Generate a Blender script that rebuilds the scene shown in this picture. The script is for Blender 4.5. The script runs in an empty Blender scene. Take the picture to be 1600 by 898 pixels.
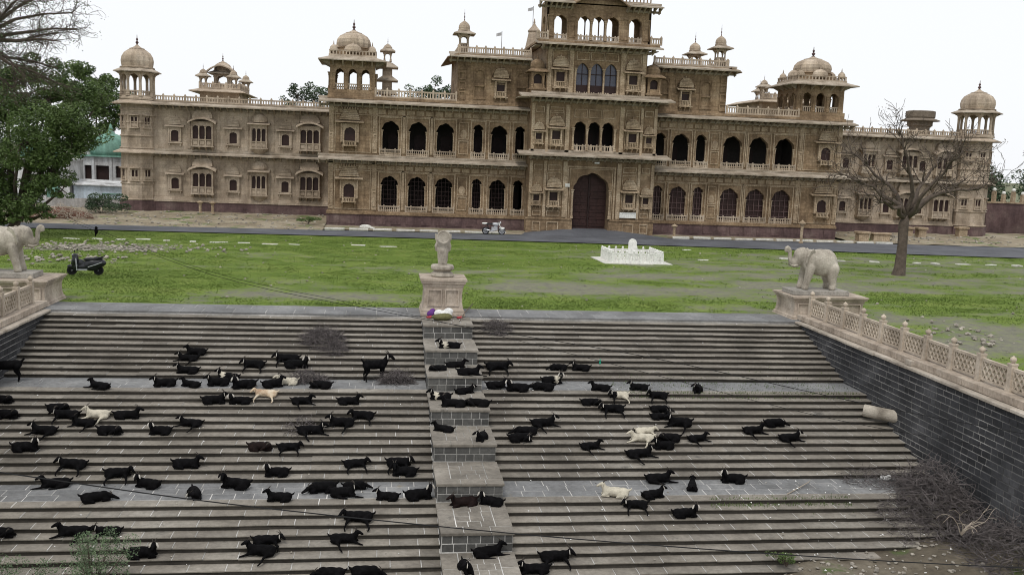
import bpy, bmesh, math, random
from mathutils import Vector, Matrix, noise
random.seed(11)
R = math.radians
sc = bpy.context.scene
COL = sc.collection

# ------------------------------------------------------------ camera
cam_d = bpy.data.cameras.new('camera'); cam = bpy.data.objects.new('camera', cam_d); COL.objects.link(cam)
PITCH, YAW, ROLL = .13408, .14023, .03955
_F = Vector((math.sin(YAW)*math.cos(PITCH), math.cos(YAW)*math.cos(PITCH), -math.sin(PITCH)))
_R = Vector((math.cos(YAW), -math.sin(YAW), 0)); _U = _R.cross(_F)
_R2 = _R*math.cos(ROLL)+_U*math.sin(ROLL); _U2 = _U*math.cos(ROLL)-_R*math.sin(ROLL)
cam.matrix_world = Matrix(((_R2.x, _U2.x, -_F.x, 0), (_R2.y, _U2.y, -_F.y, 0), (_R2.z, _U2.z, -_F.z, 6.58), (0, 0, 0, 1)))
cam_d.sensor_width = 36; cam_d.lens = 1503.18/1600*36; cam_d.clip_start = .1; cam_d.clip_end = 3000
sc.camera = cam
# ------------------------------------------------------------ sky: bright overcast
W = bpy.data.worlds.new('World'); sc.world = W; W.use_nodes = True
wn = W.node_tree.nodes; wl = W.node_tree.links; wn.clear()
sky = wn.new('ShaderNodeTexSky'); sky.sky_type = 'NISHITA'; sky.sun_disc = False
sky.sun_elevation = R(60); sky.sun_rotation = R(204); sky.dust_density = 4
mixw = wn.new('ShaderNodeMix'); mixw.data_type = 'RGBA'; mixw.inputs[0].default_value = .9
wl.new(sky.outputs[0], mixw.inputs[6]); mixw.inputs[7].default_value = (10.5, 10.7, 11.0, 1)
bg = wn.new('ShaderNodeBackground'); bg.inputs[1].default_value = .1
wo = wn.new('ShaderNodeOutputWorld'); wl.new(mixw.outputs[2], bg.inputs[0]); wl.new(bg.outputs[0], wo.inputs[0])
sun_d = bpy.data.lights.new('sun', 'SUN'); sun_d.energy = 1.4; sun_d.angle = R(14); sun_d.color = (1, .96, .9)
sun = bpy.data.objects.new('sun', sun_d); COL.objects.link(sun); sun.location = (0, 0, 60)
sun.rotation_euler = (R(30), 0, R(-24))
# ------------------------------------------------------------ exposure
sc.view_settings.view_transform = 'Standard'; sc.view_settings.look = 'None'
sc.view_settings.exposure = 0; sc.view_settings.gamma = 1; sc.view_settings.use_curve_mapping = False
sc.render.engine = 'CYCLES'
sc.cycles.filter_width = 1.0; sc.cycles.max_bounces = 5; sc.cycles.diffuse_bounces = 3; sc.cycles.glossy_bounces = 2; sc.cycles.transparent_max_bounces = 4

# ------------------------------------------------------------ helpers
ORG = {}
def link(o, parent=None):
    COL.objects.link(o)
    if parent is not None: o.parent = parent
    return o
def tag(o, label=None, cat=None, group=None, kind=None):
    if label: o['label'] = label
    if cat: o['category'] = cat
    if group: o['group'] = group
    if kind: o['kind'] = kind
    return o
def thing(name, loc, label, cat, group=None, rz=0):
    o = bpy.data.objects.new(name, None); o.empty_display_size = .2; link(o); o.location = loc; o.rotation_euler = (0, 0, rz)
    ORG[o.name] = Vector(loc); return tag(o, label, cat, group)
def copy_tree(o, parent=None):
    c = o.copy(); link(c, parent)
    for ch in o.children: copy_tree(ch, c)
    return c

class MB:
    def __init__(s): s.v = []; s.f = []; s.M = None
    def add(s, vs, fs):
        b = len(s.v)
        if s.M is not None: vs = [s.M @ Vector(p) for p in vs]
        s.v.extend([tuple(p) for p in vs]); s.f.extend([tuple(i+b for i in f) for f in fs]); return s
    def box(s, x0, x1, y0, y1, z0, z1):
        return s.add([(x0,y0,z0),(x1,y0,z0),(x1,y1,z0),(x0,y1,z0),(x0,y0,z1),(x1,y0,z1),(x1,y1,z1),(x0,y1,z1)],
                     [(0,3,2,1),(4,5,6,7),(0,1,5,4),(1,2,6,5),(2,3,7,6),(3,0,4,7)])
    def bbox(s, x0, x1, y0, y1, z0, z1, b=.02):      # box with chamfered top and front edges
        P = lambda x, y, z: (x, y, z)
        lo = [(x0+b,y0+b,z0),(x1-b,y0+b,z0),(x1-b,y1-b,z0),(x0+b,y1-b,z0)]
        m1 = [(x0,y0,z0+b),(x1,y0,z0+b),(x1,y1,z0+b),(x0,y1,z0+b)]
        m2 = [(x0,y0,z1-b),(x1,y0,z1-b),(x1,y1,z1-b),(x0,y1,z1-b)]
        hi = [(x0+b,y0+b,z1),(x1-b,y0+b,z1),(x1-b,y1-b,z1),(x0+b,y1-b,z1)]
        fs = [(3,2,1,0),(12,13,14,15)]
        for k in range(3):
            for i in range(4): j = (i+1) % 4; fs.append((k*4+i, k*4+j, k*4+4+j, k*4+4+i))
        return s.add(lo+m1+m2+hi, fs)
    def quad(s, a, b, c, d): return s.add([a, b, c, d], [(0,1,2,3)])
    def extr_x(s, poly, x0, x1):                      # polygon in (y,z), counter-clockwise seen from +x
        n = len(poly); vs = [(x0,y,z) for y, z in poly]+[(x1,y,z) for y, z in poly]
        fs = [tuple(range(n-1,-1,-1)), tuple(range(n,2*n))]+[(i,(i+1)%n,n+(i+1)%n,n+i) for i in range(n)]
        return s.add(vs, fs)
    def extr_y(s, poly, y0, y1):                      # polygon in (x,z)
        n = len(poly); vs = [(x,y0,z) for x, z in poly]+[(x,y1,z) for x, z in poly]
        fs = [tuple(range(n)), tuple(range(2*n-1,n-1,-1))]+[((i+1)%n,i,n+i,n+(i+1)%n) for i in range(n)]
        return s.add(vs, fs)
    def lathe(s, prof, c=(0,0,0), n=16, rib=0, amp=0, ph=0, sq=(1,1)):   # prof [(r,z)]
        vs = []; fs = []
        for r, z in prof:
            for i in range(n):
                a = 2*math.pi*i/n+ph; q = r*(1-amp*(i % rib == 0)) if rib else r
                vs.append((c[0]+q*math.cos(a)*sq[0], c[1]+q*math.sin(a)*sq[1], c[2]+z))
        for k in range(len(prof)-1):
            for i in range(n): j = (i+1) % n; fs.append((k*n+i, k*n+j, k*n+n+j, k*n+n+i))
        fs.append(tuple(range(n-1,-1,-1))); m = (len(prof)-1)*n; fs.append(tuple(range(m, m+n)))
        return s.add(vs, fs)
    def tube(s, path, rad, n=5):
        pts = [Vector(p) for p in path]; m = len(pts); vs = []; fs = []
        rad = rad if isinstance(rad, (list, tuple)) else [rad]*m
        up = Vector((.13, .21, .97))
        for k, p in enumerate(pts):
            d = (pts[min(k+1, m-1)]-pts[max(k-1, 0)])
            if d.length < 1e-6: d = Vector((0,0,1))
            d.normalize(); a = d.cross(up)
            if a.length < .05: a = d.cross(Vector((1,0,0)))
            a.normalize(); b = d.cross(a)
            for i in range(n):
                t = 2*math.pi*i/n; vs.append(p+(a*math.cos(t)+b*math.sin(t))*rad[k])
        for k in range(m-1):
            for i in range(n): j = (i+1) % n; fs.append((k*n+i, k*n+j, k*n+n+j, k*n+n+i))
        if n > 2: fs.append(tuple(range(n-1,-1,-1))); fs.append(tuple(range((m-1)*n, m*n)))
        return s.add(vs, fs)
    def ell(s, c, r, n=12, m=8, rot=None):
        vs = []; fs = []
        for k in range(1, m):
            t = math.pi*k/m
            for i in range(n):
                a = 2*math.pi*i/n; vs.append(Vector((r[0]*math.sin(t)*math.cos(a), r[1]*math.sin(t)*math.sin(a), -r[2]*math.cos(t))))
        vs.append(Vector((0,0,-r[2]))); vs.append(Vector((0,0,r[2]))); B = len(vs)-2; T = B+1
        if rot is not None: vs = [rot @ p for p in vs]
        vs = [p+Vector(c) for p in vs]
        for k in range(m-2):
            for i in range(n): j = (i+1) % n; fs.append((k*n+i, k*n+j, k*n+n+j, k*n+n+i))
        for i in range(n): j = (i+1) % n; fs.append((j, i, B)); fs.append(((m-2)*n+i, (m-2)*n+j, T))
        return s.add(vs, fs)
    def cap(s, pts, k=6):                             # chain of spheres: pts [(x,y,z,r)]
        for a, b in zip(pts[:-1], pts[1:]):
            for i in range(k+1):
                t = i/k; q = [a[j]+(b[j]-a[j])*t for j in range(4)]
                s.ell(q[:3], (q[3],)*3, 10, 7)
        return s
    def mesh(s, name, off=None):
        me = bpy.data.meshes.new(name)
        if off is not None: s.v = [(p[0]-off[0], p[1]-off[1], p[2]-off[2]) for p in s.v]
        me.from_pydata(s.v, [], s.f); me.update(); return me
    def build(s, name, mat, parent=None, smooth=False, org=None, kind=None):
        """one mesh object; vertices are given in world space unless org is given"""
        if org is None: org = ORG.get(parent.name, Vector((0,0,0))) if parent is not None else Vector((0,0,0))
        me = s.mesh(name, org); me.materials.append(M[mat])
        if smooth: me.polygons.foreach_set('use_smooth', [True]*len(me.polygons))
        o = bpy.data.objects.new(name, me); link(o, parent); ORG[o.name] = Vector(org)
        if kind: o['kind'] = kind
        return o
    def top(s, name, mat, loc, label=None, cat=None, group=None, kind=None, smooth=False):
        o = s.build(name, mat, None, smooth, Vector(loc)); o.location = loc; return tag(o, label, cat, group, kind)
def remesh(mb, name, voxel, mat, tris=3000, smooth_it=6):
    """union of overlapping closed shapes as one continuous skin"""
    me = mb.mesh(name+'_raw'); o = bpy.data.objects.new(name+'_raw', me); COL.objects.link(o)
    m = o.modifiers.new('r', 'REMESH'); m.mode = 'VOXEL'; m.voxel_size = voxel
    m = o.modifiers.new('s', 'SMOOTH'); m.iterations = smooth_it; m.factor = .5
    dg = bpy.context.evaluated_depsgraph_get(); e = o.evaluated_get(dg); n = len(e.data.polygons)*2
    if n > tris:
        m = o.modifiers.new('d', 'DECIMATE'); m.ratio = tris/n
        dg = bpy.context.evaluated_depsgraph_get(); e = o.evaluated_get(dg)
    out = bpy.data.meshes.new_from_object(e); out.name = name
    out.materials.clear(); out.materials.append(M[mat])
    out.polygons.foreach_set('use_smooth', [True]*len(out.polygons))
    bpy.data.objects.remove(o); bpy.data.meshes.remove(me); return out
def mobj(name, me, parent=None, loc=(0,0,0)):
    o = bpy.data.objects.new(name, me); o.location = loc; link(o, parent); ORG[o.name] = Vector(loc); return o

# ------------------------------------------------------------ materials
M = {}
def nd(nt, t, **kw):
    n = nt.nodes.new(t)
    for k, v in kw.items():
        if k.startswith('_'): setattr(n, k[1:], v)
        else:
            k2 = k.replace('__', ' ')
            n.inputs[int(k2[1:]) if (k2[0] == 'i' and k2[1:].isdigit()) else k2].default_value = v
    return n
def ramp(nt, fac, stops):
    n = nt.nodes.new('ShaderNodeValToRGB'); e = n.color_ramp.elements
    while len(e) < len(stops): e.new(.5)
    for el, (p, c) in zip(e, stops): el.position = p; el.color = (*c, 1) if len(c) == 3 else c
    nt.links.new(fac, n.inputs[0]); return n.outputs[0]
def mul(nt, a, b, fac=1, mode='MULTIPLY'):
    n = nt.nodes.new('ShaderNodeMix'); n.data_type = 'RGBA'; n.blend_type = mode; 
    if isinstance(fac, bpy.types.NodeSocket): nt.links.new(fac, n.inputs[0])
    else: n.inputs[0].default_value = fac
    for i, x in ((6, a), (7, b)):
        if isinstance(x, bpy.types.NodeSocket): nt.links.new(x, n.inputs[i])
        else: n.inputs[i].default_value = (*x, 1)
    return n.outputs[2]
def material(name, cols, scale=1.0, fine=8.0, rough=.9, bump=.25, bdist=.02, streak=0, block=None, island=0, spots=None, spec=.3, detail=6, metal=0, carve=0):
    """noise-mottled procedural surface; cols = (dark, mid, light)"""
    m = bpy.data.materials.new(name); m.use_nodes = True; nt = m.node_tree; L = nt.links
    bs = nt.nodes['Principled BSDF']; bs.inputs['Roughness'].default_value = rough; bs.inputs['Specular IOR Level'].default_value = spec; bs.inputs['Metallic'].default_value = metal
    pos = nd(nt, 'ShaderNodeNewGeometry').outputs['Position']
    n1 = nd(nt, 'ShaderNodeTexNoise', Scale=scale, Detail=float(detail), Roughness=.6); L.new(pos, n1.inputs['Vector'])
    col = ramp(nt, n1.outputs[0], [(.28, cols[0]), (.5, cols[1]), (.72, cols[2])])
    n2 = nd(nt, 'ShaderNodeTexNoise', Scale=fine, Detail=8.0, Roughness=.7); L.new(pos, n2.inputs['Vector'])
    f = ramp(nt, n2.outputs[0], [(.3, (.72,)*3), (.7, (1.2,)*3)]); col = mul(nt, col, f)
    if streak:
        mp = nd(nt, 'ShaderNodeMapping'); mp.inputs['Scale'].default_value = (1.3, 1.3, .16); L.new(pos, mp.inputs['Vector'])
        n3 = nd(nt, 'ShaderNodeTexNoise', Scale=1.0, Detail=5.0, Roughness=.65); L.new(mp.outputs[0], n3.inputs['Vector'])
        g = ramp(nt, n3.outputs[0], [(.36, (.5, .47, .45)), (.56, (1, 1, 1)), (.75, (1.12, 1.1, 1.06))]); col = mul(nt, col, g, streak)
    hgt = n2.outputs[0]
    if carve:                                            # shallow chiselled relief too small to model; hollows painted darker as shade
        vo = nd(nt, 'ShaderNodeTexVoronoi', Scale=carve, Randomness=.55); L.new(pos, vo.inputs['Vector'])
        hm = nd(nt, 'ShaderNodeMath', _operation='MULTIPLY_ADD'); L.new(vo.outputs['Distance'], hm.inputs[0]); hm.inputs[1].default_value = -1.6; L.new(n2.outputs[0], hm.inputs[2]); hgt = hm.outputs[0]
        col = mul(nt, col, ramp(nt, vo.outputs['Distance'], [(.1, (1.1,1.1,1.1)), (.55, (.78,.76,.73))]), .7)
    if block:
        sx = nd(nt, 'ShaderNodeSeparateXYZ'); L.new(pos, sx.inputs[0]); ad = nd(nt, 'ShaderNodeMath', _operation='ADD'); L.new(sx.outputs[0], ad.inputs[0]); L.new(sx.outputs[1], ad.inputs[1])
        cb = nd(nt, 'ShaderNodeCombineXYZ'); L.new(ad.outputs[0], cb.inputs[0]); L.new(sx.outputs[2], cb.inputs[1])
        br = nd(nt, 'ShaderNodeTexBrick', Scale=1.0); br.inputs['Brick Width'].default_value = block[0]; br.inputs['Row Height'].default_value = block[1]; br.inputs['Mortar Size'].default_value = .012
        br.inputs['Color1'].default_value = (.82, .8, .78, 1); br.inputs['Color2'].default_value = (1.14, 1.12, 1.08, 1); br.inputs['Mortar'].default_value = (.7, .67, .63, 1)
        L.new(cb.outputs[0], br.inputs['Vector']); col = mul(nt, col, br.outputs[0], .75)
    if island:
        gi = nd(nt, 'ShaderNodeNewGeometry'); oi = nd(nt, 'ShaderNodeObjectInfo'); a2 = nd(nt, 'ShaderNodeMath', _operation='ADD')
        L.new(gi.outputs['Random Per Island'], a2.inputs[0]); L.new(oi.outputs['Random'], a2.inputs[1]); fr = nd(nt, 'ShaderNodeMath', _operation='FRACT'); L.new(a2.outputs[0], fr.inputs[0])
        v = ramp(nt, fr.outputs[0], [(0, (1-island,)*3), (1, (1+island, 1+island*.97, 1+island*.92))]); col = mul(nt, col, v)
    if spots:
        n4 = nd(nt, 'ShaderNodeTexNoise', Scale=spots[1], Detail=7.0, Roughness=.65); L.new(pos, n4.inputs['Vector'])
        k = ramp(nt, n4.outputs[0], [(spots[2], (0,0,0)), (min(spots[2]+.09, 1), (1,1,1))]); col = mul(nt, col, spots[0], k, 'MIX')
    L.new(col, bs.inputs['Base Color'])
    if bump:
        bp = nd(nt, 'ShaderNodeBump', Strength=bump, Distance=bdist); L.new(hgt, bp.inputs['Height']); L.new(bp.outputs[0], bs.inputs['Normal'])
    M[name] = m; return m
def tint(c, k): return tuple(x*k for x in c)
def c3(c, a=.7, b=1.25): return (tint(c, a), c, tint(c, b))
material('sandstone', ((.155,.108,.068),(.29,.208,.132),(.41,.315,.215)), .6, 8, streak=.5, block=(.75,.36), bump=.5, bdist=.05, carve=3.2)
material('sandstone_pale', ((.275,.22,.165),(.44,.365,.285),(.54,.465,.38)), .6, 8, streak=.45, block=(.75,.36), bump=.5, bdist=.05)
material('eave_stone', ((.19,.15,.11),(.35,.295,.23),(.48,.42,.345)), .9, 8, bump=.5, bdist=.03)
material('carved_stone', ((.25,.185,.12),(.425,.33,.228),(.54,.445,.33)), 1.2, 9, streak=.4, bump=.6, bdist=.04, carve=5)
material('plinth_stone', ((.07,.045,.048),(.13,.085,.085),(.20,.15,.14)), .6, 5, streak=.5, block=(.8,.5))
material('room_shade', c3((.035,.03,.027)), .8, 6)  # verandah walls coloured near black, the room's shade put into the colour
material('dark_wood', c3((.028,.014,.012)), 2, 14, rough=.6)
material('shutter', c3((.03,.014,.012)), 2, 14, rough=.6)
material('door_wood', c3((.044,.02,.017)), 2.5, 12, rough=.6)
material('blue_pane', c3((.05,.055,.085)), 2, 9, rough=.2, bump=0, spec=.5)
material('white_paint', c3((.78,.78,.74), .85, 1.05), 2, 9, rough=.6, bump=.1)
material('kerb_paint', c3((.6,.59,.54), .65, 1.15), 2, 9, rough=.8)
material('pink_stone', ((.25,.205,.165),(.41,.345,.28),(.52,.455,.38)), 1.2, 10, streak=.5, bump=.4, bdist=.015)
material('elephant_stone', ((.26,.232,.19),(.42,.38,.318),(.52,.48,.41)), 1.6, 14, streak=.6, bump=.5, bdist=.02)
material('grey_slab', c3((.30,.28,.25)), 1.5, 12, bump=.4)
material('step_stone', ((.125,.112,.094),(.208,.188,.16),(.285,.264,.23)), .55, 7, island=.13, bump=.5, bdist=.01, spots=((.095,.088,.077), 1.1, .62))
material('paving', ((.12,.12,.119),(.18,.182,.184),(.25,.25,.246)), .6, 7, island=.11, bump=.4, bdist=.01, spots=((.2,.17,.12), .9, .66))
material('mortar', ((.18,.175,.16),(.42,.41,.39),(.74,.72,.69)), .5, 9, bump=.2)
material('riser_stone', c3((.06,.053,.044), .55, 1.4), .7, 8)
material('basalt', ((.022,.022,.024),(.042,.043,.047),(.085,.085,.09)), .6, 9, island=.3, bump=.5, bdist=.012, spots=((.16,.15,.14), 2.2, .7))
material('wall_mortar', ((.05,.05,.05),(.22,.215,.205),(.5,.48,.45)), .55, 9)
material('pier_block', ((.05,.05,.048),(.085,.084,.08),(.13,.128,.12)), .8, 9, island=.25, bump=.5, bdist=.012)
material('coping', ((.2,.17,.14),(.38,.335,.28),(.5,.455,.4)), .9, 9, bump=.5, island=.1)
material('asphalt', c3((.1,.104,.116), .7, 1.35), .35, 9, rough=.85, bump=.3)
material('dirt', ((.06,.05,.036),(.115,.096,.07),(.19,.165,.125)), .6, 6, bump=.6, bdist=.06, spots=((.07,.1,.03), .7, .58))
material('dry_ground', ((.17,.14,.095),(.28,.235,.165),(.38,.34,.26)), .5, 5, bump=.6, bdist=.08, spots=((.10,.14,.04), .45, .55))
material('rubble', ((.18,.16,.135),(.3,.275,.235),(.42,.39,.34)), 2, 9, island=.25)
material('litter', c3((.7,.7,.68), .85, 1.1), 5, 20, bump=0)
material('bark', c3((.1,.078,.062), .6, 1.4), 4, 18, bump=.8, bdist=.03)
material('twig', c3((.105,.092,.09), .5, 1.6), 3, 12, bump=0)
material('pale_branch', c3((.36,.31,.25)), 3, 12, bump=0)
material('turret_stone', c3((.2,.165,.13)), 1, 8, carve=4)
material('leaf_dark', ((.04,.068,.018),(.078,.122,.034),(.12,.17,.055)), .5, 5, island=.3, bump=0, rough=.6)
material('leaf_far', ((.03,.055,.03),(.055,.09,.045),(.085,.125,.065)), .4, 4, island=.3, bump=0, rough=.7)
material('leaf_pale', ((.06,.095,.05),(.11,.16,.085),(.16,.22,.12)), 2, 8, island=.3, bump=0, rough=.7)
material('leaf_dry', c3((.12,.07,.045)), 2, 8, island=.3, bump=0)
material('parapet_stone', ((.3,.25,.195),(.47,.4,.32),(.57,.5,.41)), 1.2, 10, streak=.4, bump=.4, bdist=.015)
material('grass_blade', ((.095,.145,.026),(.14,.205,.042),(.2,.25,.07)), .25, 3, island=.25, bump=0, rough=.7)
material('goat_black', c3((.0032,.003,.0034), .6, 2.2), 9, 60, rough=.7, bump=.6, bdist=.012, spec=.05)
material('goat_brown', c3((.0085,.0042,.0035), .6, 2.0), 9, 60, rough=.75, bump=.4, bdist=.01, spec=.12)
material('goat_white', c3((.5,.46,.37), .7, 1.15), 6, 50, rough=.85, bump=.4, bdist=.01)
material('goat_tan', ((.24,.1,.045),(.5,.4,.28),(.62,.57,.47)), 3.2, 50, rough=.85, bump=.4, bdist=.01)
material('goat_patch', ((.0075,.0072,.008),(.009,.009,.01),(.66,.62,.54)), 3.0, 60, rough=.8, bump=.4, bdist=.01, detail=1)
material('horn', c3((.05,.042,.035)), 8, 30)
material('ear_white', c3((.5,.47,.42)), 6, 40)
material('black_rubber', c3((.012,.012,.013)), 8, 30, rough=.8)
material('black_paint', c3((.012,.013,.017)), 3, 20, rough=.3, bump=0, spec=.5)
material('silver', c3((.45,.46,.48)), 5, 30, rough=.35, bump=0, spec=.6)
material('chrome', c3((.7,.7,.72)), 5, 30, rough=.25, bump=0, metal=1)
material('seat_vinyl', c3((.02,.021,.024)), 8, 40, rough=.5)
material('cable', c3((.012,.012,.012)), 3, 9, bump=0)
material('green_paint', c3((.19,.35,.285), .75, 1.2), 1, 5, streak=.5, bump=.1)
material('pale_blue', c3((.52,.60,.68), .85, 1.08), .8, 5, streak=.5, bump=.1)
material('white_wall', ((.42,.43,.44),(.6,.61,.62),(.7,.71,.72)), .7, 5, streak=.8, bump=.1)
material('grey_wall', c3((.36,.35,.34)), .8, 5, streak=.6)
material('rust_heap', c3((.16,.085,.06)), 1.2, 6, bump=.8, bdist=.1)
material('flag', c3((.5,.5,.5)), 2, 5, bump=0)
material('cloth_purple', c3((.12,.04,.2)), 6, 20); material('cloth_red', c3((.35,.05,.06)), 6, 20); material('cloth_olive', c3((.12,.115,.05)), 6, 20)
material('bottle_green', c3((.02,.32,.2)), 6, 20, rough=.3)
# ============================================================ THE SETTING
r_, t_ = .1395, .409
XL, XR, PX0, PX1 = -12.8, 18.2, 1.82, 3.76
YT = 39.28
def fbm(x, y, o=4, z=0.0): return noise.fractal(Vector((x, y, z)), 1.0, 2.0, o)
def green(x, y):
    g = .5+.42*fbm(x*.12+3.1, y*.25+1.7)+.42*fbm(x*.45, y*.75+9)
    g += .1*(1 if x < 6 else 0)-.2*max(0, min(1, (x-8)/10))
    g += .45*math.exp(-((y-72.5)/2.6)**2)
    for cx, cy, sx, sy, k in ((-3, 45, 5, 2.0, -.45), (9, 49, 6, 3, -.35), (7, 47.5, 3, 3, -.3), (20, 50, 5, 2, -.2), (23, 56, 6, 2, -.15), (14, 53, 3, 1, -.25), (27, 52, 4, 1.2, -.2), (-17, 63, 5, 2.5, -.7), (-14, 42.5, 3, 1.0, -.3),
                              (28, 47, 5, 2.2, .55), (33, 40, 7, 4, .15), (-11, 47, 4, 4, .35), (12, 44, 5, 1.5, .45), (6, 43, 4, 1.4, .35), (-8, 66, 14, 3, .25), (6, 62, 6, 5, .25), (26, 35, 5, 4, -.25), (24, 31, 6, 4, -.1)):
        g += k*math.exp(-((x-cx)/sx)**2-((y-cy)/sy)**2)
    if y > 84: g = .1
    return max(0, min(1, g))
# lawn sheet (one object, with a pit where the steps go down)
m = bpy.data.materials.new('lawn'); m.use_nodes = True; nt = m.node_tree; L = nt.links; bs = nt.nodes['Principled BSDF']; bs.inputs['Roughness'].default_value = .95; bs.inputs['Specular IOR Level'].default_value = .1
pos = nd(nt, 'ShaderNodeNewGeometry').outputs['Position']; at = nd(nt, 'ShaderNodeAttribute', _attribute_name='green')
na = nd(nt, 'ShaderNodeTexNoise', Scale=2.2, Detail=10.0, Roughness=.78); L.new(pos, na.inputs['Vector']); nb = nd(nt, 'ShaderNodeTexNoise', Scale=.5, Detail=6.0); L.new(pos, nb.inputs['Vector'])
soil = ramp(nt, na.outputs[0], [(.32, (.105,.11,.085)), (.5, (.175,.17,.132)), (.68, (.29,.262,.21))]); gr = ramp(nt, nb.outputs[0], [(.3, (.095,.145,.026)), (.5, (.125,.18,.034)), (.72, (.17,.215,.052))])
gr = mul(nt, gr, ramp(nt, na.outputs[0], [(.3, (.7,)*3), (.7, (1.2,)*3)]))
ma = nd(nt, 'ShaderNodeMath', _operation='MULTIPLY_ADD'); L.new(na.outputs[0], ma.inputs[0]); ma.inputs[1].default_value = 2.4; L.new(at.outputs['Fac'], ma.inputs[2])
mh = nd(nt, 'ShaderNodeMath', _operation='MULTIPLY'); L.new(ma.outputs[0], mh.inputs[0]); mh.inputs[1].default_value = .5
k = ramp(nt, mh.outputs[0], [(.6, (0,0,0)), (.84, (1,1,1))]); L.new(mul(nt, soil, gr, k, 'MIX'), bs.inputs['Base Color'])
bp = nd(nt, 'ShaderNodeBump', Strength=.6, Distance=.05); L.new(na.outputs[0], bp.inputs['Height']); L.new(bp.outputs[0], bs.inputs['Normal']); M['lawn'] = m
def pit(x, y): return -13.35 < x < 19.0 and y < 41.15
xs = [-700, -300, -120, -70]+[-45+.6*i for i in range(201)]+[100, 160, 320, 700]
ys = [-60, -20, 0, 12]+[14.15+.6*i for i in range(142)]+[120, 180, 320, 700, 1500]
xs = sorted(set([x for x in xs if abs(x+13.35) > .3 and abs(x-19.0) > .3]+[-13.35, 19.0])); ys = sorted(set([y for y in ys if abs(y-41.15) > .3]+[41.15]))
mb = MB(); idx = {}; gv = []
def gvert(i, j):
    if (i, j) not in idx:
        x, y = xs[i], ys[j]; idx[i, j] = len(mb.v); g = green(x, y)
        edge = min(abs(x+13.35), abs(x-19), abs(y-41.15))
        mb.v.append((x, y, 0 if edge < .4 or not (-44 < x < 74 and 14 < y < 74) else .05*fbm(x*.4, y*.4)-.01)); gv.append(g)
    return idx[i, j]
for i in range(len(xs)-1):
    for j in range(len(ys)-1):
        if pit((xs[i]+xs[i+1])/2, (ys[j]+ys[j+1])/2): continue
        mb.f.append((gvert(i,j), gvert(i+1,j), gvert(i+1,j+1), gvert(i,j+1)))
o = mb.build('lawn', 'lawn', smooth=True, kind='structure')
a = o.data.attributes.new('green', 'FLOAT', 'POINT'); a.data.foreach_set('value', gv)
# grass blades
mb = MB(); n = 0
while n < 60000:
    y = 41.3+random.random()**1.35*33.5 if random.random() < .86 else random.uniform(24, 41.3)
    x = random.uniform(-.41, .74)*y if y > 41.3 else random.uniform(19.2, 34)
    if pit(x, y) or (x < -12.7 and 39 < y < 42.6 and x > -18) or (17.6 < x < 22 and 39 < y < 42.3): continue
    if random.random() > max(.0, (green(x, y)-.28)*1.7): continue
    n += 1; h = random.uniform(.015, .06)*(.75+y/150); w = .012+y*.00035; az = random.uniform(0, math.pi)
    dx, dy = math.cos(az)*w, math.sin(az)*w; lx, ly = random.uniform(-.05,.05), random.uniform(-.05,.05)
    mb.add([(x-dx,y-dy,-.01),(x+dx,y+dy,-.01),(x+lx,y+ly,h)], [(0,1,2)])
    mb.add([(x-dy,y+dx,-.01),(x+dy,y-dx,-.01),(x-ly,y+lx,h*.8)], [(0,1,2)])
o = mb.build('grass', 'grass_blade', kind='stuff'); tag(o, 'short patchy green grass growing across the lawn', 'grass')
# road and ramp
near = [(-90,74.2),(-45,74.6),(-18,75),(5,75.4),(25,74.6),(47,72.4),(75,70.5),(120,68)]; far = [(-90,79),(-45,79.2),(-18,79.4),(5,80.9),(25,81.6),(47,82.6),(75,82.4),(120,82)]
mb = MB()
for k in range(7): mb.quad((*near[k],.07),(*near[k+1],.07),(*far[k+1],.075),(*far[k],.075))
mb.build('road', 'asphalt', kind='structure')
mb = MB(); rp = [(11.8,80.9,.08),(25.6,81.2,.08),(20.6,84.2,.5),(16.6,84.2,.5)]
mb.quad(*rp); mb.quad((16.6,84.2,.5),(20.6,84.2,.5),(20.6,86.0,.52),(16.6,86.0,.52)); mb.quad((25.6,81.2,.08),(25.6,84.1,-.02),(20.6,84.2,-.02),(20.6,84.2,.5)); mb.quad((11.8,84.1,-.02),(11.8,80.9,.08),(16.6,84.2,.5),(16.6,84.2,-.02))
mb.build('gate_ramp', 'asphalt', kind='structure')
# forecourts of dry ground in front of the wings
def sheet(name, x0, x1, y0, y1, f, mat, st=.7):
    nx = max(2, int((x1-x0)/st)); ny = max(2, int((y1-y0)/st)); vs = []; fs = []
    for j in range(ny+1):
        for i in range(nx+1): x = x0+(x1-x0)*i/nx; y = y0+(y1-y0)*j/ny; vs.append((x, y, f(x, y)))
    for j in range(ny):
        for i in range(nx): b = j*(nx+1)+i; fs.append((b, b+1, b+nx+2, b+nx+1))
    return MB().add(vs, fs).build(name, mat, smooth=True, kind='structure')
def fc(x, y):
    e = max(0, min(1, (y-79.6)/3)); return -.02+e*(.1+.35*max(0, min(1, (y-82)/9))+.10*fbm(x*.5, y*.5))+.02
sheet('forecourt', -46, -4.6, 79.3, 97, fc, 'dry_ground'); sheet('forecourt', 42.9, 75, 82.5, 97, fc, 'dry_ground')
sheet('forecourt', -4.6, 12.9, 81.1, 86, lambda x, y: .1+.03*fbm(x, y), 'dry_ground'); sheet('forecourt', 24.3, 42.9, 82.0, 86, lambda x, y: .1+.03*fbm(x, y), 'dry_ground')
# pit floor: earth heaped over the lowest steps on the pipe side
def pitz(x, y):
    s = max(0, min(1, (x-8.5)/4)); z = -4.85+.66*s+.1*fbm(x*.6, y*.6)
    z += .5*max(0, min(1, (x-14.5)/3.5))*max(0, min(1, (27.5-y)/4))
    z -= max(0, (21-y))*.02
    return z
sheet('pit_floor', -13.4, 18.6, 8, 26.6, pitz, 'dirt', .5)

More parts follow.
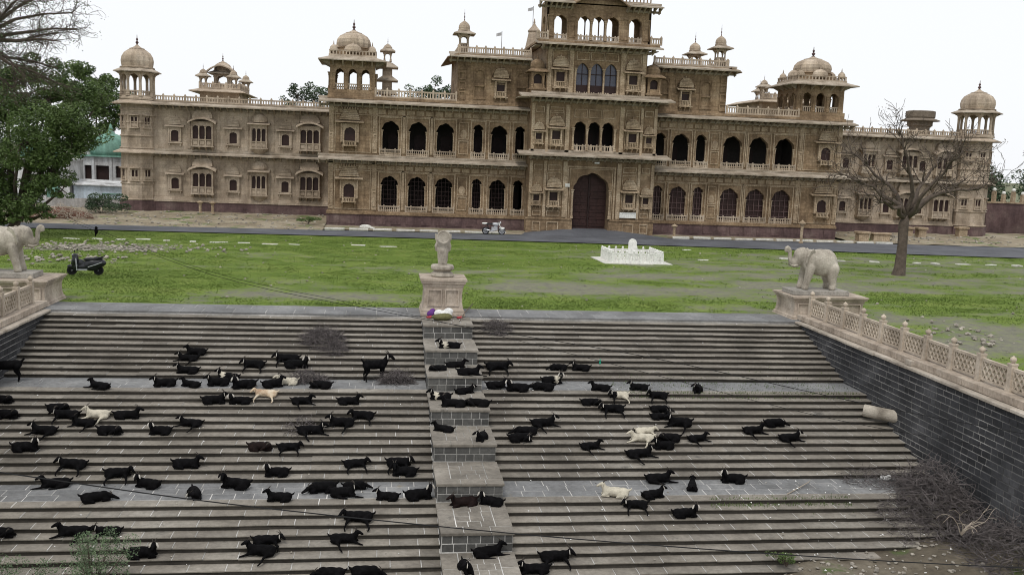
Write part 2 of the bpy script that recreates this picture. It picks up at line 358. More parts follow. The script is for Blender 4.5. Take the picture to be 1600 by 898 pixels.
# ---------------- steps
treads = []                                             # (flight, number, y_front, y_back, z)
for i in range(1, 12): treads.append(('upper', i, YT-t_*i, YT-t_*(i-1), -r_*i))
YA = YT-11*t_-1.822; treads.append(('upper landing', 0, YA, YT-11*t_, -12*r_))
for i in range(1, 12): treads.append(('middle', i, YA-t_*i, YA-t_*(i-1), -r_*(12+i)))
YB = YA-11*t_-1.817; treads.append(('lower landing', 0, YB, YA-11*t_, -24*r_))
for i in range(1, 11): treads.append(('lower', i, YB-t_*i, YB-t_*(i-1), -r_*(24+i)))
def stone_protos(name, dims, mat, nvar=4, b=.015):
    out = []
    for k in range(nvar):
        mb = MB(); mb.bbox(-dims[0]/2, dims[0]/2, -dims[1]/2, dims[1]/2, -dims[2]/2, dims[2]/2, b)
        mb.v = [(x+random.uniform(-1,1)*b*.35, y+random.uniform(-1,1)*b*.35, z) for x, y, z in mb.v]
        me = mb.mesh(name); me.materials.append(M[mat]); out.append(me)
    return out
P_STEP = stone_protos('step_stone', (1, .41, .07), 'step_stone'); P_PAVE = stone_protos('paving_slab', (.9, .5, .07), 'paving', b=.012)
def lay(parent, recs, protos, dims, name, rest_mat, limit=300, rest_name=None):
    """recs: (x0,x1,y0,y1,z0,z1); nearest `limit` become objects, the rest one mesh"""
    org = ORG[parent.name]; recs = sorted(recs, key=lambda q: (Vector(((q[0]+q[1])/2, (q[2]+q[3])/2, q[5]))-Vector((0,0,6.58))).length)
    for q in recs[:limit]:
        o = bpy.data.objects.new(name, random.choice(protos)); o.location = Vector(((q[0]+q[1])/2, (q[2]+q[3])/2, (q[4]+q[5])/2))-org
        o.scale = ((q[1]-q[0])/dims[0], (q[3]-q[2])/dims[1], (q[5]-q[4])/dims[2]); link(o, parent)
    if len(recs) > limit:
        mb = MB()
        for q in recs[limit:]: mb.bbox(*q, .01)
        mb.build(rest_name or name+'s', rest_mat, parent, kind='stuff')
def row(x0, x1, lo, hi, gap):
    out = []; x = x0
    while x < x1-.05:
        w = random.uniform(lo, hi)
        if x1-(x+w) < lo*.6: w = x1-x
        out.append((x+gap/2, x+w-gap/2)); x += w
    return out
for x0, x1, lab in ((XL, PX0, 'broad flight of worn grey stone steps on the parked scooter side of the pier'), (PX1, XR, 'broad flight of worn grey stone steps on the clay pipe side of the pier')):
    T = thing('stone_steps', ((x0+x1)/2, YB, -24*r_-1), lab, 'steps', 'flights of steps down into the tank')
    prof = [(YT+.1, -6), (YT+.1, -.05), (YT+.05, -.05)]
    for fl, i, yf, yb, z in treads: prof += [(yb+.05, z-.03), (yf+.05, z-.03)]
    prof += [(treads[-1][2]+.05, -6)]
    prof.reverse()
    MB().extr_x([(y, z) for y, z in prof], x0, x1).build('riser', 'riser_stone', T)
    bed = MB(); recs = []; pav = []
    for fl, i, yf, yb, z in treads:
        if z < -4.9: continue
        bed.box(x0+.01, x1-.01, yf+.05, yb+.03, z-.06, z-.034)
        gap = .022 if yf < 31 else .008
        if i:
            for a, b in row(x0, x1, .62, 1.15, gap):
                sg = fbm((a+b)*.11, yf*.9, 3); j = random.uniform(-.016, .012)+.022*sg; dz = random.uniform(-.007, .004)+.012*sg-(.016 if random.random() < .015 else 0); recs.append((a, b, yf+j, yb+.035, z-.042, z+dz)); bed.box(b-.002, b+gap+.002, yf+j+.018, yb+.03, z-.036, z+dz-.006)
        else:
            for a, b in row(x0, x1, .7, 1.2, gap): recs.append((a, b, yf+random.uniform(-.01,.006), yf+.44, z-.045, z+random.uniform(-.004,.004))); bed.box(b-.002, b+gap+.002, yf+.02, yf+.44, z-.04, z-.008)
            d = (yb+.03-yf-.45)/3; bed.box(x0+.01, x1-.01, yf+.44, yb+.03, z-.04, z-.009)
            for q in range(3):
                for a, b in row(x0, x1, .5, .85, gap): pav.append((a, b, yf+.45+q*d+gap/2, yf+.45+(q+1)*d-gap/2, z-.07, z+random.uniform(-.004,.003)))
    bed.build('mortar_bed', 'mortar', T)
    lay(T, recs, P_STEP, (1, .41, .07), 'step_stone', 'step_stone'); lay(T, pav, P_PAVE, (.9, .5, .07), 'landing_slab', 'paving', 130)
# top platform
T = bpy.data.objects.new('terrace', None); link(T); T.location = (2.7, 40.2, 0); ORG['terrace'] = Vector((2.7, 40.2, 0)); T['kind'] = 'structure'
MB().box(XL-.5, XR+.8, YT+.02, 41.3, -.3, -.012).build('mortar_bed', 'mortar', T)
recs = []
for yy in (YT, 40.22):
    for a, b in row(XL-.35, XR+.3, .8, 1.3, .012): recs.append((a, b, yy+.005, (40.21 if yy == YT else 41.16)+random.uniform(-.02,.05), -.08, random.uniform(-.004,.004)))
lay(T, recs, P_PAVE, (.9, .5, .07), 'paving_slab', 'paving', 200)
# ---------------- stepped pier between the flights
T = thing('stepped_pier', (2.79, 30, -5), 'stepped block pier of dark stone running down between the two flights', 'pier')
slabY = [37.18, 35.03, 33.18, 30.77, 28.73, 26.74, 24.46, 22.2]
core = MB(); blocks = []; caps = []
for k, yf in enumerate(slabY):
    yb = slabY[k-1] if k else 39.0; z = -4*r_*k-.02
    core.box(PX0+.018, PX1-.018, yf+.02, yb+.06, -6, z-.012)
    for q in range(2):
        zz = z-.1-.232*q
        for a, b in row(PX0+.012, PX1-.012, .24, .42, .026): blocks.append((a, b, yf+.011+random.uniform(-.004,.004), yf+.2, zz-.208, zz))
        n = int((yb-yf)/.4)
        for s in range(n):                              # side courses
            y0 = yf+.22+(yb-yf-.22)*s/n; blocks.append((PX0+.01, PX0+.2, y0+.012, y0+(yb-yf-.22)/n-.012, zz-.208, zz))
    e = yb-.0
    fr = .42
    for a, b in row(PX0-.03, PX1+.03, .42, .75, .014): caps.append((a, b, yf-.03, yf+fr, z-.09, z+random.uniform(-.003,.003)))
    for (a, b) in ((PX0-.03, PX0+.42), (PX1-.42, PX1+.03)):
        for c, d in row(yf+fr+.012, e, .5, .9, .014): caps.append((a, b, c, d, z-.09, z+random.uniform(-.003,.003)))
    nr = max(2, int((e-yf-fr)/.36))
    for s in range(nr):
        y0 = yf+fr+.012+(e-yf-fr-.012)*s/nr; y1 = yf+fr+.012+(e-yf-fr-.012)*(s+1)/nr
        for a, b in row(PX0+.435, PX1-.435, .24, .5, .018): caps.append((a, b, y0+.008, y1-.008, z-.09, z-.004+random.uniform(-.003,.002)))
core.build('core', 'mortar', T)
P_BLK = stone_protos('block', (.45, .45, .23), 'basalt', b=.012); P_PBLK = stone_protos('block', (.45, .45, .23), 'pier_block', b=.012); P_CAP = stone_protos('cap_slab', (.9, .5, .07), 'step_stone', b=.012)
lay(T, blocks, P_PBLK, (.45, .45, .23), 'block', 'pier_block', 290); lay(T, caps, P_CAP, (.9, .5, .07), 'cap_slab', 'step_stone', 290)
# ---------------- retaining walls, copings, pierced parapets
def stair_z(y):
    for fl, i, yf, yb, z in treads:
        if yf <= y <= yb: return z
    return 0 if y > YT else -4.3
def panel_mesh():
    mb = MB(); w, h = 1.26, .68
    mb.box(-w/2, w/2, -.055, .055, h-.09, h); mb.box(-w/2, w/2, -.055, .055, 0, .07); mb.box(-w/2, -w/2+.06, -.05, .05, .07, h-.09); mb.box(w/2-.06, w/2, -.05, .05, .07, h-.09)
    X0, X1, Z0, Z1 = -w/2+.05, w/2-.05, .06, h-.08; st = .19
    for s in (1, -1):
        c = -3.0
        while c < 3.0:
            # line z = s*1.35*x + c clipped to the panel
            pts = []
            for x in (X0, X1):
                z = s*1.35*x+c
                if Z0 <= z <= Z1: pts.append((x, z))
            for z in (Z0, Z1):
                x = (z-c)/(s*1.35)
                if X0 < x < X1: pts.append((x, z))
            if len(pts) >= 2:
                (xa, za), (xb, zb) = pts[0], pts[1]; d = Vector((xb-xa, zb-za)); 
                if d.length > .08:
                    d.normalize(); nx, nz = -d.y*.017, d.x*.017; yo = .05 if s > 0 else .048
                    mb.extr_y([(xa-nx, za-nz), (xb-nx, zb-nz), (xb+nx, zb+nz), (xa+nx, za+nz)], -yo, yo)
            c += .29
    me = mb.mesh('panel'); me.materials.append(M['parapet_stone']); return me
PANEL = panel_mesh()
mb = MB(); mb.box(-.1, .1, -.1, .1, 0, .82); mb.box(-.115, .115, -.115, .115, .82, .87); mb.box(-.115, .115, -.115, .115, 0, .07); POST = mb.mesh('post'); POST.materials.append(M['parapet_stone'])
mb = MB(); mb.lathe([(.06,0),(.05,.03),(.1,.07),(.118,.13),(.1,.19),(.05,.225),(.02,.25),(.02,.27),(.0,.285)], (0,0,.87), 12); mb.v = [(x*.85, y*.85, .87+(z-.87)*.85) for x, y, z in mb.v]; FIN = mb.mesh('finial'); FIN.materials.append(M['parapet_stone']); FIN.polygons.foreach_set('use_smooth', [True]*len(FIN.polygons))
for side, xw, xp, y_end, ys0, labs in ((1, XR, 18.72, 18.0, 39.2, ('tall dark stone block retaining wall with pale mortar joints above the pipe', 'long pierced sandstone parapet with ball topped posts above the tall dark wall')),
                                      (-1, XL, -13.28, 27.0, 39.0, ('dark block retaining wall edging the steps on the scooter side', 'pierced pinkish sandstone parapet with ball posts beside the elephant near the scooter'))):
    T = thing('retaining_wall', (xw+side*.4, 30, -5), labs[0], 'wall', 'retaining walls of the tank')
    a, b = sorted((xw+side*.006, xw+side*.75)); MB().box(a, b, y_end, 41.1, -6, -.1).build('core', 'wall_mortar', T)
    recs = []; z = -.1; q = 0
    while z > -5.0:
        h = random.uniform(.19, .24)
        for c, d in row(y_end-random.uniform(0,.4), YT+.2, .26, .56, .03):
            if z < stair_z((c+d)/2)-.02 and z < stair_z(c)-.02: continue
            a, b = sorted((xw-side*random.uniform(.0,.01), xw+side*.2)); recs.append((a, b, c, d, z-h+.026, z))
        z -= h
    lay(T, recs, P_BLK, (.45, .45, .23), 'block', 'basalt', 300)
    c = y_end
    while c < YT+.15:
        d = min(c+random.uniform(.9, 1.6), YT+.3); j = random.uniform(-.04, .03)
        a, b = sorted((xw-side*(.14+j), xw+side*.42)); MB().bbox(a, b, c+.01, d, -.1, random.uniform(-.01, .012), .018).build('coping_stone', 'coping', T)
        a, b = sorted((xw+side*.12, xw+side*.8)); MB().bbox(a, b, c+.3, d+.28, .012, .25+random.uniform(-.008,.008), .02).build('kerb_course', 'pink_stone', T)
        c = d
    T = thing('parapet', (xp, 30, .25), labs[1], 'parapet', 'pierced parapets above the steps')
    y = ys0; n = 0
    while y > y_end+.5:
        p = mobj('post', POST, T, (0, y-30, 0)); mobj('finial', FIN, p); 
        if y-1.5 > y_end: pn = mobj('panel', PANEL, T, (0, y-.75-30, .06)); pn.rotation_euler = (0, 0, R(90)); pn.scale = (1.03, 1, 1)
        y -= 1.5
# broken square block on the parapet ledge
MB().bbox(18.2, 18.5, 30.2, 30.6, .01, .2, .02).top('loose_block', 'coping', (18.35, 30.4, .01), 'loose squared stone lying on the coping below the parapet', 'stone')
# ============================================================ THE PALACE
PAL = thing('palace', (18.65, 86, 0), 'long two storey brown sandstone palace with domed chhatris and tall central gate tower', 'palace')
def arch_pts(cx, w, zt, rise, kind, n=22):
    """arch curve from left jamb to right jamb"""
    zs = zt-rise; pts = []
    for i in range(n+1):
        th = math.pi*(1-i/n)
        if kind == 'cusp':
            rr = 1-.085*(1-abs(math.sin(3.5*th)))*min(1, math.sin(th)*3); x = rr*math.cos(th); z = rr*math.sin(th)*.93+.07*math.exp(-(math.cos(th)/.16)**2)
        elif kind == 'point':
            x = math.cos(th); z = (1-abs(x)**1.75)*.75+.25*math.sin(th)
        else: x = math.cos(th); z = math.sin(th)
        pts.append([cx+x*w/2, zs+rise*z])
    pts[0] = [cx-w/2, zs]; pts[-1] = [cx+w/2, zs]
    for i in range(1, n+1): pts[i][0] = max(pts[i][0], pts[i-1][0]+1e-4)
    pts[-1][0] = cx+w/2
    for i in range(n): pts[i][0] = min(pts[i][0], cx+w/2-1e-4*(n-i))
    return pts
def wall(mb, x0, x1, z0, z1, y, ops=(), depth=.35, back=False):
    """wall band facing -y with openings (cx,w,zb,zt,rise,kind[,niche])"""
    def q(a, b, c, d):                                  # rectangle a..b in x, c..d in z
        if b-a < 1e-5 or d-c < 1e-5: return
        mb.quad((a,y,c),(b,y,c),(b,y,d),(a,y,d))
        if back: mb.quad((b,y+depth,c),(a,y+depth,c),(a,y+depth,d),(b,y+depth,d))
    x = x0
    for op in sorted(ops):
        cx, w, zb, zt, rise, kind = op[:6]; niche = len(op) > 6; a, b = cx-w/2, cx+w/2
        q(x, a, z0, z1); q(a, b, z0, zb)
        dp = .14 if niche else depth
        pts = [(a, zt), (b, zt)] if rise == 0 else arch_pts(cx, w, zt, rise, kind)
        for (xa, za), (xb, zb2) in zip(pts[:-1], pts[1:]):
            mb.quad((xa,y,za),(xb,y,zb2),(xb,y,z1),(xa,y,z1))
            if back: mb.quad((xb,y+depth,zb2),(xa,y+depth,za),(xa,y+depth,z1),(xb,y+depth,z1))
            if za < z1-1e-4 or zb2 < z1-1e-4: mb.quad((xa,y,za),(xa,y+dp,za),(xb,y+dp,zb2),(xb,y,zb2))
            if niche: mb.quad((xa,y+dp,zb),(xb,y+dp,zb),(xb,y+dp,zb2),(xa,y+dp,za))
        mb.quad((a,y,zb),(a,y+dp,zb),(a,y+dp,pts[0][1]),(a,y,pts[0][1])); mb.quad((b,y+dp,zb),(b,y,zb),(b,y,pts[-1][1]),(b,y+dp,pts[-1][1])); (mb.quad((a,y,zb),(b,y,zb),(b,y+dp,zb),(a,y+dp,zb)) if zb > z0+1e-4 else None)
        x = b
    q(x, x1, z0, z1)
    return mb
def frame(mb, x0, x1, z0, z1, y, w=.09, p=.05):
    p *= 1.5
    mb.box(x0, x1, y-p, y+.02, z1-w, z1); mb.box(x0, x1, y-p, y+.02, z0, z0+w); mb.box(x0, x0+w, y-p-.003, y+.02, z0+w, z1-w); mb.box(x1-w, x1, y-p-.003, y+.02, z0+w, z1-w)
def eave(parent, x0, x1, y, z, over=1.0, drop=.34, ext=.8, mat='carved_stone', name='eave', brk=.85, back=4):
    over *= 1.25; brk *= .7; drop *= .9
    """sloping stone eave (chajja) with brackets; outer lip at height z"""
    mb = MB(); xe0, xe1 = x0-ext, x1+ext
    mb.extr_x([(y+.25, z+drop+.08), (y-over, z+.07), (y-over, z-.05), (y+.25, z+drop-.06)][::-1], xe0, xe1)
    for sx, xa in ((1, xe0), (-1, xe1)):                # returns along the ends
        if ext > .2: mb.extr_x([(y+.25, z+.02), (y+.25, z-.05), (y+back, z-.05), (y+back, z+.02)], min(xa, xa+sx*ext), max(xa, xa+sx*ext))
    mb.box(x0-.08, x1+.08, y-.12, y+.1, z+drop+.03, z+drop+.2); mb.box(x0-.05, x1+.05, y-.1, y+.1, z-.32, z-.14)
    n = max(2, int((x1-x0)/brk))
    for i in range(n+1):
        x = x0+.1+(x1-x0-.2)*i/n; o = over*.8
        mb.extr_x([(y-o, z-.04), (y-o, z-.02+.08), (y, z+drop-.1), (y, z-.42), (y-.12, z-.36), (y-o*.5, z-.16)], x-.06, x+.06)
    return mb.build(name, 'eave_stone', parent)
def balustrade(parent, x0, x1, y, z, h=.62, step=1.0, mat='carved_stone', name='roof_balustrade', axis='x', y1=None):
    mb = MB(); L = x1-x0; n = max(1, round(L/step))
    if axis == 'y': mb.M = Matrix.Translation((y, 0, 0)) @ Matrix.Rotation(R(90), 4, 'Z'); yy = 0
    else: yy = y
    mb.box(x0, x1, yy-.09, yy+.09, z, z+.13); mb.box(x0, x1, yy-.07, yy+.07, z+h-.13, z+h)
    for i in range(n+1):
        x = x0+L*i/n; mb.box(x-.085, x+.085, yy-.1, yy+.1, z, z+h+.06); mb.lathe([(.1,0),(.07,.05),(.02,.13)], (x,yy,z+h+.06), 6)
        if i < n:
            for k in range(3): xx = x+L/n*(k+1)/4; mb.box(xx-.05, xx+.05, yy-.05, yy+.05, z+.13, z+h-.13)
    return mb.build(name, mat, parent)
def railing(parent, cx, w, y, z, h=.55, mat='sandstone_pale', name='balcony_railing', proj=.12):
    mb = MB(); a, b = cx-w/2, cx+w/2
    mb.box(a, b, y-proj, y+.1, z-.06, z+.07); mb.box(a, b, y-proj+.02, y+.03, z+h-.1, z+h)
    for x in (a+.05, a+w*.27, b-w*.27, b-.05): mb.box(x-.05, x+.05, y-proj, y+.05, z+.07, z+h+.09)
    n = max(3, int(w/.17))
    for i in range(1, n): x = a+w*i/n; mb.box(x-.03, x+.03, y-proj+.04, y, z+.07, z+h-.1)
    return mb.build(name, mat, parent)
def column(parent, x, y, z0, z1, r=.085, mat='carved_stone', mb=None):
    h = z1-z0; own = mb is None; mb = mb or MB()
    mb.lathe([(r*1.6,0),(r*1.6,.08),(r*1.15,.14),(r*1.35,.2),(r*.95,.3),(r*.85,h*.6),(r,h-.3),(r*1.4,h-.22),(r*1.1,h-.16),(r*1.8,h-.06),(r*1.8,h)], (x,y,z0), 8)
    if own: return mb.build('column', mat, parent, smooth=False)
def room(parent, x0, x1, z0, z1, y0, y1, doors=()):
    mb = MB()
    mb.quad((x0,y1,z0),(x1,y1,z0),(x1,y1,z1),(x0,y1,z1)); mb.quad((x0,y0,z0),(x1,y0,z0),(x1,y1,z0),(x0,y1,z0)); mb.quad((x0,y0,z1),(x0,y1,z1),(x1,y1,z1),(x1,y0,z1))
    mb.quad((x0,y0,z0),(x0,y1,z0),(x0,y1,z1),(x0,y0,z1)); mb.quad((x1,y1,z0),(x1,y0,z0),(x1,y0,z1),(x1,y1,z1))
    rm = mb.build('verandah', 'room_shade', parent)
    for cx, w, zt in doors:
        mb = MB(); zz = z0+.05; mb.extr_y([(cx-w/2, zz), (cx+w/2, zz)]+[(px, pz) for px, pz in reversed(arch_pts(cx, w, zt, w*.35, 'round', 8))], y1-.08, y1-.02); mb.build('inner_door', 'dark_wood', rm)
def block_box(mb, x0, x1, y0, y1, z0, z1):              # sides, back and roof of a building block (front is built apart)
    mb.quad((x0,y1,z0),(x0,y0,z0),(x0,y0,z1),(x0,y1,z1)); mb.quad((x1,y0,z0),(x1,y1,z0),(x1,y1,z1),(x1,y0,z1)); mb.quad((x1,y1,z0),(x0,y1,z0),(x0,y1,z1),(x1,y1,z1)); mb.quad((x0,y0,z1),(x1,y0,z1),(x1,y1,z1),(x0,y1,z1))

# ---------------- window prototypes (local: x centre, y=0 wall plane, z=0 bottom of opening)
def proto(mb, name, mat): me = mb.mesh(name); me.materials.append(M[mat]); return me
def dome_relief(mb, w, h, z, y=-.1, d=.22, steps=5):    # stepped curved roof carved above a window
    for k in range(steps):
        t0, t1 = k/steps, (k+1)/steps; ww = w*math.sqrt(max(.02, 1-t0**1.9)); mb.box(-ww/2, ww/2, -d*(1-t0*.6), .02, z+h*t0, z+h*t1-.02)
    mb.lathe([(.06,0),(.09,.06),(.02,.2)], (0,-.05,z+h), 6)
def arch_plate(mb, w, h, fw, y0, y1, rise):             # frame plate with arched hole, from y1 (front) to y0
    m2 = MB(); wall(m2, -w/2-fw, w/2+fw, -fw*.3, h+fw, y1, [(0, w, 0, h, rise, 'cusp')], y0-y1); mb.add(m2.v, m2.f)
    mb.quad((-w/2-fw,y0,-fw*.3),(-w/2-fw,y1,-fw*.3),(-w/2-fw,y1,h+fw),(-w/2-fw,y0,h+fw)); mb.quad((w/2+fw,y1,-fw*.3),(w/2+fw,y0,-fw*.3),(w/2+fw,y0,h+fw),(w/2+fw,y1,h+fw))
def canopy(mb, w, z, d=.42, th=.06): mb.extr_x([(.0, z+.2), (-d, z+.05), (-d, z-.02), (0, z+.1)][::-1], -w/2, w/2)
def simple_window(fmat):
    w, h = .66, 1.02; fr = MB(); arch_plate(fr, w, h, .22, .0, -.16, .2)
    for s in (-1, 1): fr.box(s*(w/2+.2)-.05, s*(w/2+.2)+.05, -.24, -.16, -.02, h+.2)
    fr.box(-w/2-.32, w/2+.32, -.26, 0, -.2, -.09)
    for s in (-1, 1): fr.box(s*(w/2+.16)-.05, s*(w/2+.16)+.05, -.2, 0, -.42, -.2)
    ca = MB(); canopy(ca, 1.7, h+.3); dome_relief(ca, 1.1, .7, h+.52); 
    # raised label moulding around the head
    ca.box(-1.1, -1.04, -.05, .01, h+.1, h+.9); ca.box(1.04, 1.1, -.05, .01, h+.1, h+.9)
    ca.extr_y([(-1.1, h+.9), (-1.04, h+.9), (-.6, h+1.35), (-.65, h+1.4)], -.05, .01); ca.extr_y([(1.04, h+.9), (1.1, h+.9), (.65, h+1.4), (.6, h+1.35)], -.05, .01); ca.box(-.65, .65, -.05, .01, h+1.35, h+1.41)
    pn = MB(); pn.box(-w/2-.05, w/2+.05, -.05, -.01, -.05, h+.02)
    return [('window', proto(fr, 'window', fmat)), ('canopy', proto(ca, 'canopy', fmat)), ('shutter', proto(pn, 'shutter', 'shutter'))]
def oriel_window(fmat, curved=True, bowl=False):
    """projecting three light balcony window; curved bengal roof or ribbed half dome"""
    W, H, d = (1.95, 1.55, .62) if not bowl else (1.5, 1.5, .6); fr = MB(); m2 = MB(); lw = (W-.5)/3
    wall(m2, -W/2, W/2, -.62, H, -d, [(-(lw+.1), lw, 0, H-.32, .2, 'cusp'), (0, lw, 0, H-.32, .2, 'cusp'), (lw+.1, lw, 0, H-.32, .2, 'cusp')], .12); fr.add(m2.v, m2.f)
    fr.quad((-W/2,0,-.62),(-W/2,-d,-.62),(-W/2,-d,H),(-W/2,0,H)); fr.quad((W/2,-d,-.62),(W/2,0,-.62),(W/2,0,H),(W/2,-d,H)); fr.quad((-W/2,-d,-.62),(-W/2,0,-.62),(W/2,0,-.62),(W/2,-d,-.62)); fr.box(-W/2, W/2, -d+.01, 0, H, H+.05)
    for x in (-W/2+.06, -(lw/2+.05), lw/2+.05, W/2-.06): column(None, x, -d-.05, -.02, H-.3, .05, mb=fr)
    rl = MB(); rl.box(-W/2-.08, W/2+.08, -d-.12, 0, -.72, -.6); rl.box(-W/2-.04, W/2+.04, -d-.09, -d+.02, -.1, -.02)
    for i in range(4): x = -W/2+.05+(W-.1)*i/3; rl.box(x-.06, x+.06, -d-.11, -d+.01, -.6, .02)
    for i in range(3):
        x = -W/2+.05+(W-.1)*(i+.5)/3; rl.box(x-.17, x+.17, -d-.05, -d-.02, -.5, -.2)
    if bowl: rl.lathe([(.1,-1.35),(.25,-1.25),(.5,-1.05),(.72,-.85),(.8,-.72)], (0,0,0), 12, sq=(1, .85))
    else:
        for i in range(4): x = -W/2+.12+(W-.24)*i/3; rl.extr_x([(0,-1.15),(0,-.72),(-d,-.72),(-d,-.8),(-d*.45,-.92)], x-.07, x+.07)
    rf = MB(); z0 = H+.05
    if curved:
        n = 10; a0 = W/2+.28
        for i in range(n):                              # barrel vaulted canopy with drooping ends
            u0, u1 = -1+2*i/n, -1+2*(i+1)/n; f = lambda u: z0+.42*(1-u*u)-.12
            rf.add([(a0*u0,-d-.38,f(u0)-.1),(a0*u1,-d-.38,f(u1)-.1),(a0*u1,0,f(u1)+.12),(a0*u0,0,f(u0)+.12),(a0*u0,-d-.38,f(u0)),(a0*u1,-d-.38,f(u1)),(a0*u1,0,f(u1)+.25),(a0*u0,0,f(u0)+.25)],
                   [(0,3,2,1),(4,5,6,7),(0,1,5,4),(2,3,7,6)]+([(3,0,4,7)] if i == 0 else [])+([(1,2,6,5)] if i == n-1 else []))
        for k in range(5):
            t = k/5; rf.box(-(W/2-.08)*math.sqrt(1-t*t*.9), (W/2-.08)*math.sqrt(1-t*t*.9), -d*(1-t*.75), 0, z0+.28+.15*k, z0+.43+.15*k)
    else:
        canopy(rf, W+.5, z0-.02, d+.35); rf.lathe([(W/2*.92,.18),(W/2,.35),(W/2*.96,.55),(W/2*.75,.8),(W/2*.4,.98),(.06,1.05),(.08,1.12),(.0,1.25)], (0,0,z0), 20, rib=2, amp=.05, sq=(1, .75))
    pn = MB(); pn.box(-W/2+.06, W/2-.06, -d+.13, -d+.16, -.1, H-.2)
    return [('window', proto(fr, 'window', fmat)), ('balcony', proto(rl, 'balcony', fmat)), ('roof', proto(rf, 'roof', fmat)), ('shutter', proto(pn, 'shutter', 'dark_wood'))]
def gate_window(fmat, pane='dark_wood', w=.7, h=.75):
    fr = MB(); m2 = MB(); wall(m2, -w/2-.2, w/2+.2, -.5, h+.15, -.22, [(0, w, 0, h, 0, 'flat')], .15); fr.add(m2.v, m2.f)
    fr.quad((-w/2-.2,0,-.5),(-w/2-.2,-.22,-.5),(-w/2-.2,-.22,h+.15),(-w/2-.2,0,h+.15)); fr.quad((w/2+.2,-.22,-.5),(w/2+.2,0,-.5),(w/2+.2,0,h+.15),(w/2+.2,-.22,h+.15))
    for s in (-1, 1): column(None, s*(w/2+.1), -.3, -.45, h+.1, .06, mb=fr)
    rl = MB(); rl.box(-w/2-.3, w/2+.3, -.42, 0, -.58, -.48); rl.box(-w/2, w/2, -.36, -.26, -.1, -.02); rl.box(-w/2, w/2, -.36, -.26, -.48, -.4)
    for i in range(5): x = -w/2+.05+(w-.1)*i/4; rl.box(x-.035, x+.035, -.34, -.28, -.4, -.1)
    for s in (-1, 0, 1): rl.extr_x([(0,-.98),(0,-.58),(-.36,-.58),(-.34,-.68),(-.12,-.8)], s*(w/2+.12)-.06, s*(w/2+.12)+.06)
    rf = MB(); canopy(rf, w+1.0, h+.18, .55); dome_relief(rf, w+.65, .85, h+.42, d=.4, steps=7)
    pn = MB(); pn.box(-w/2-.02, w/2+.02, -.06, -.03, -.02, h+.02)
    return [('window', proto(fr, 'window', fmat)), ('balcony', proto(rl, 'balcony', fmat)), ('canopy', proto(rf, 'canopy', fmat)), ('shutter', proto(pn, 'shutter', pane))]
def bay_window(fmat):
    w, h = .92, 1.22; fr = MB(); arch_plate(fr, w, h, .3, .0, -.2, .42)
    for s in (-1, 1): fr.box(s*(w/2+.26)-.06, s*(w/2+.26)+.06, -.3, -.2, -.08, h+.3)
    bal = MB(); bal.box(-w/2-.2, w/2+.2, -.5, 0, -.42, -.32); bal.box(-w/2-.05, w/2+.05, -.46, -.36, -.04, .03)
    for i in range(7): x = -w/2+.02+(w-.04)*i/6; bal.box(x-.035, x+.035, -.44, -.38, -.32, -.04)
    for s in (-1, 1): bal.box(s*(w/2+.06)-.06, s*(w/2+.06)+.06, -.48, -.34, -.32, .08); bal.extr_x([(0,-1.0),(0,-.42),(-.46,-.42),(-.42,-.55),(-.14,-.7)], s*(w/2+.1)-.07, s*(w/2+.1)+.07)
    ca = MB(); canopy(ca, 2.45, h+.4, .62); 
    for k in range(6): ww = 1.75-.12*k; ca.box(-ww/2, ww/2, -.4+.04*k, .02, h+.62+.15*k, h+.62+.15*(k+1)-.025)
    for i in range(7): x = -.66+.22*i; ca.lathe([(.08,0),(.09,.08),(.03,.2)], (x,-.2,h+1.5), 6)
    pn = MB(); pn.box(-w/2-.05, w/2+.05, -.06, -.02, -.05, h+.02)
    return [('window', proto(fr, 'window', fmat)), ('balcony', proto(bal, 'balcony', fmat)), ('canopy', proto(ca, 'canopy', fmat)), ('shutter', proto(pn, 'shutter', 'shutter'))]
def place(pr, x, y, z, rz=0, s=1.0):
    org = ORG[PAL.name]; root = bpy.data.objects.new(pr[0][0], pr[0][1]); link(root, PAL); root.location = Vector((x, y, z))-org; root.rotation_euler = (0, 0, rz); root.scale = (s, s, s)
    for n, me in pr[1:]: link(bpy.data.objects.new(n, me), root)
    return root
WIN = {k: {'s': simple_window(k), 'b': oriel_window(k, True), 'd': oriel_window(k, False, True), 'g': gate_window(k), 'y': bay_window(k)} for k in ('sandstone_pale', 'carved_stone')}

# ---------------- domed kiosks
def dome(parent, cx, cy, z0, z1, rd, zf, mat='sandstone_pale', n=32):
    h = z1-z0
    pr = [(rd*.98,0),(rd*1.02,h*.12),(rd*1.05,h*.3),(rd*1.0,h*.5),(rd*.84,h*.7),(rd*.58,h*.84),(rd*.45,h*.88)]
    d = MB().lathe(pr, (cx,cy,z0), n, rib=2, amp=.085).build('dome', mat, parent, smooth=False)
    MB().lathe([(rd*.5,h*.86),(rd*.5,h*.9),(rd*.3,h*.95),(rd*.12,h*1.04),(rd*.06,h*1.1)], (cx,cy,z0), 16).build('dome_cap', mat, d)
    f = zf-z1; k = rd*.06
    MB().lathe([(k,0),(k*1.8,f*.1),(k*.7,f*.2),(k*1.9,f*.35),(k*.6,f*.5),(k*1.3,f*.62),(k*.4,f*.75),(k*.25,f)], (cx,cy,z1), 8).build('finial', 'plinth_stone', d)
    return d
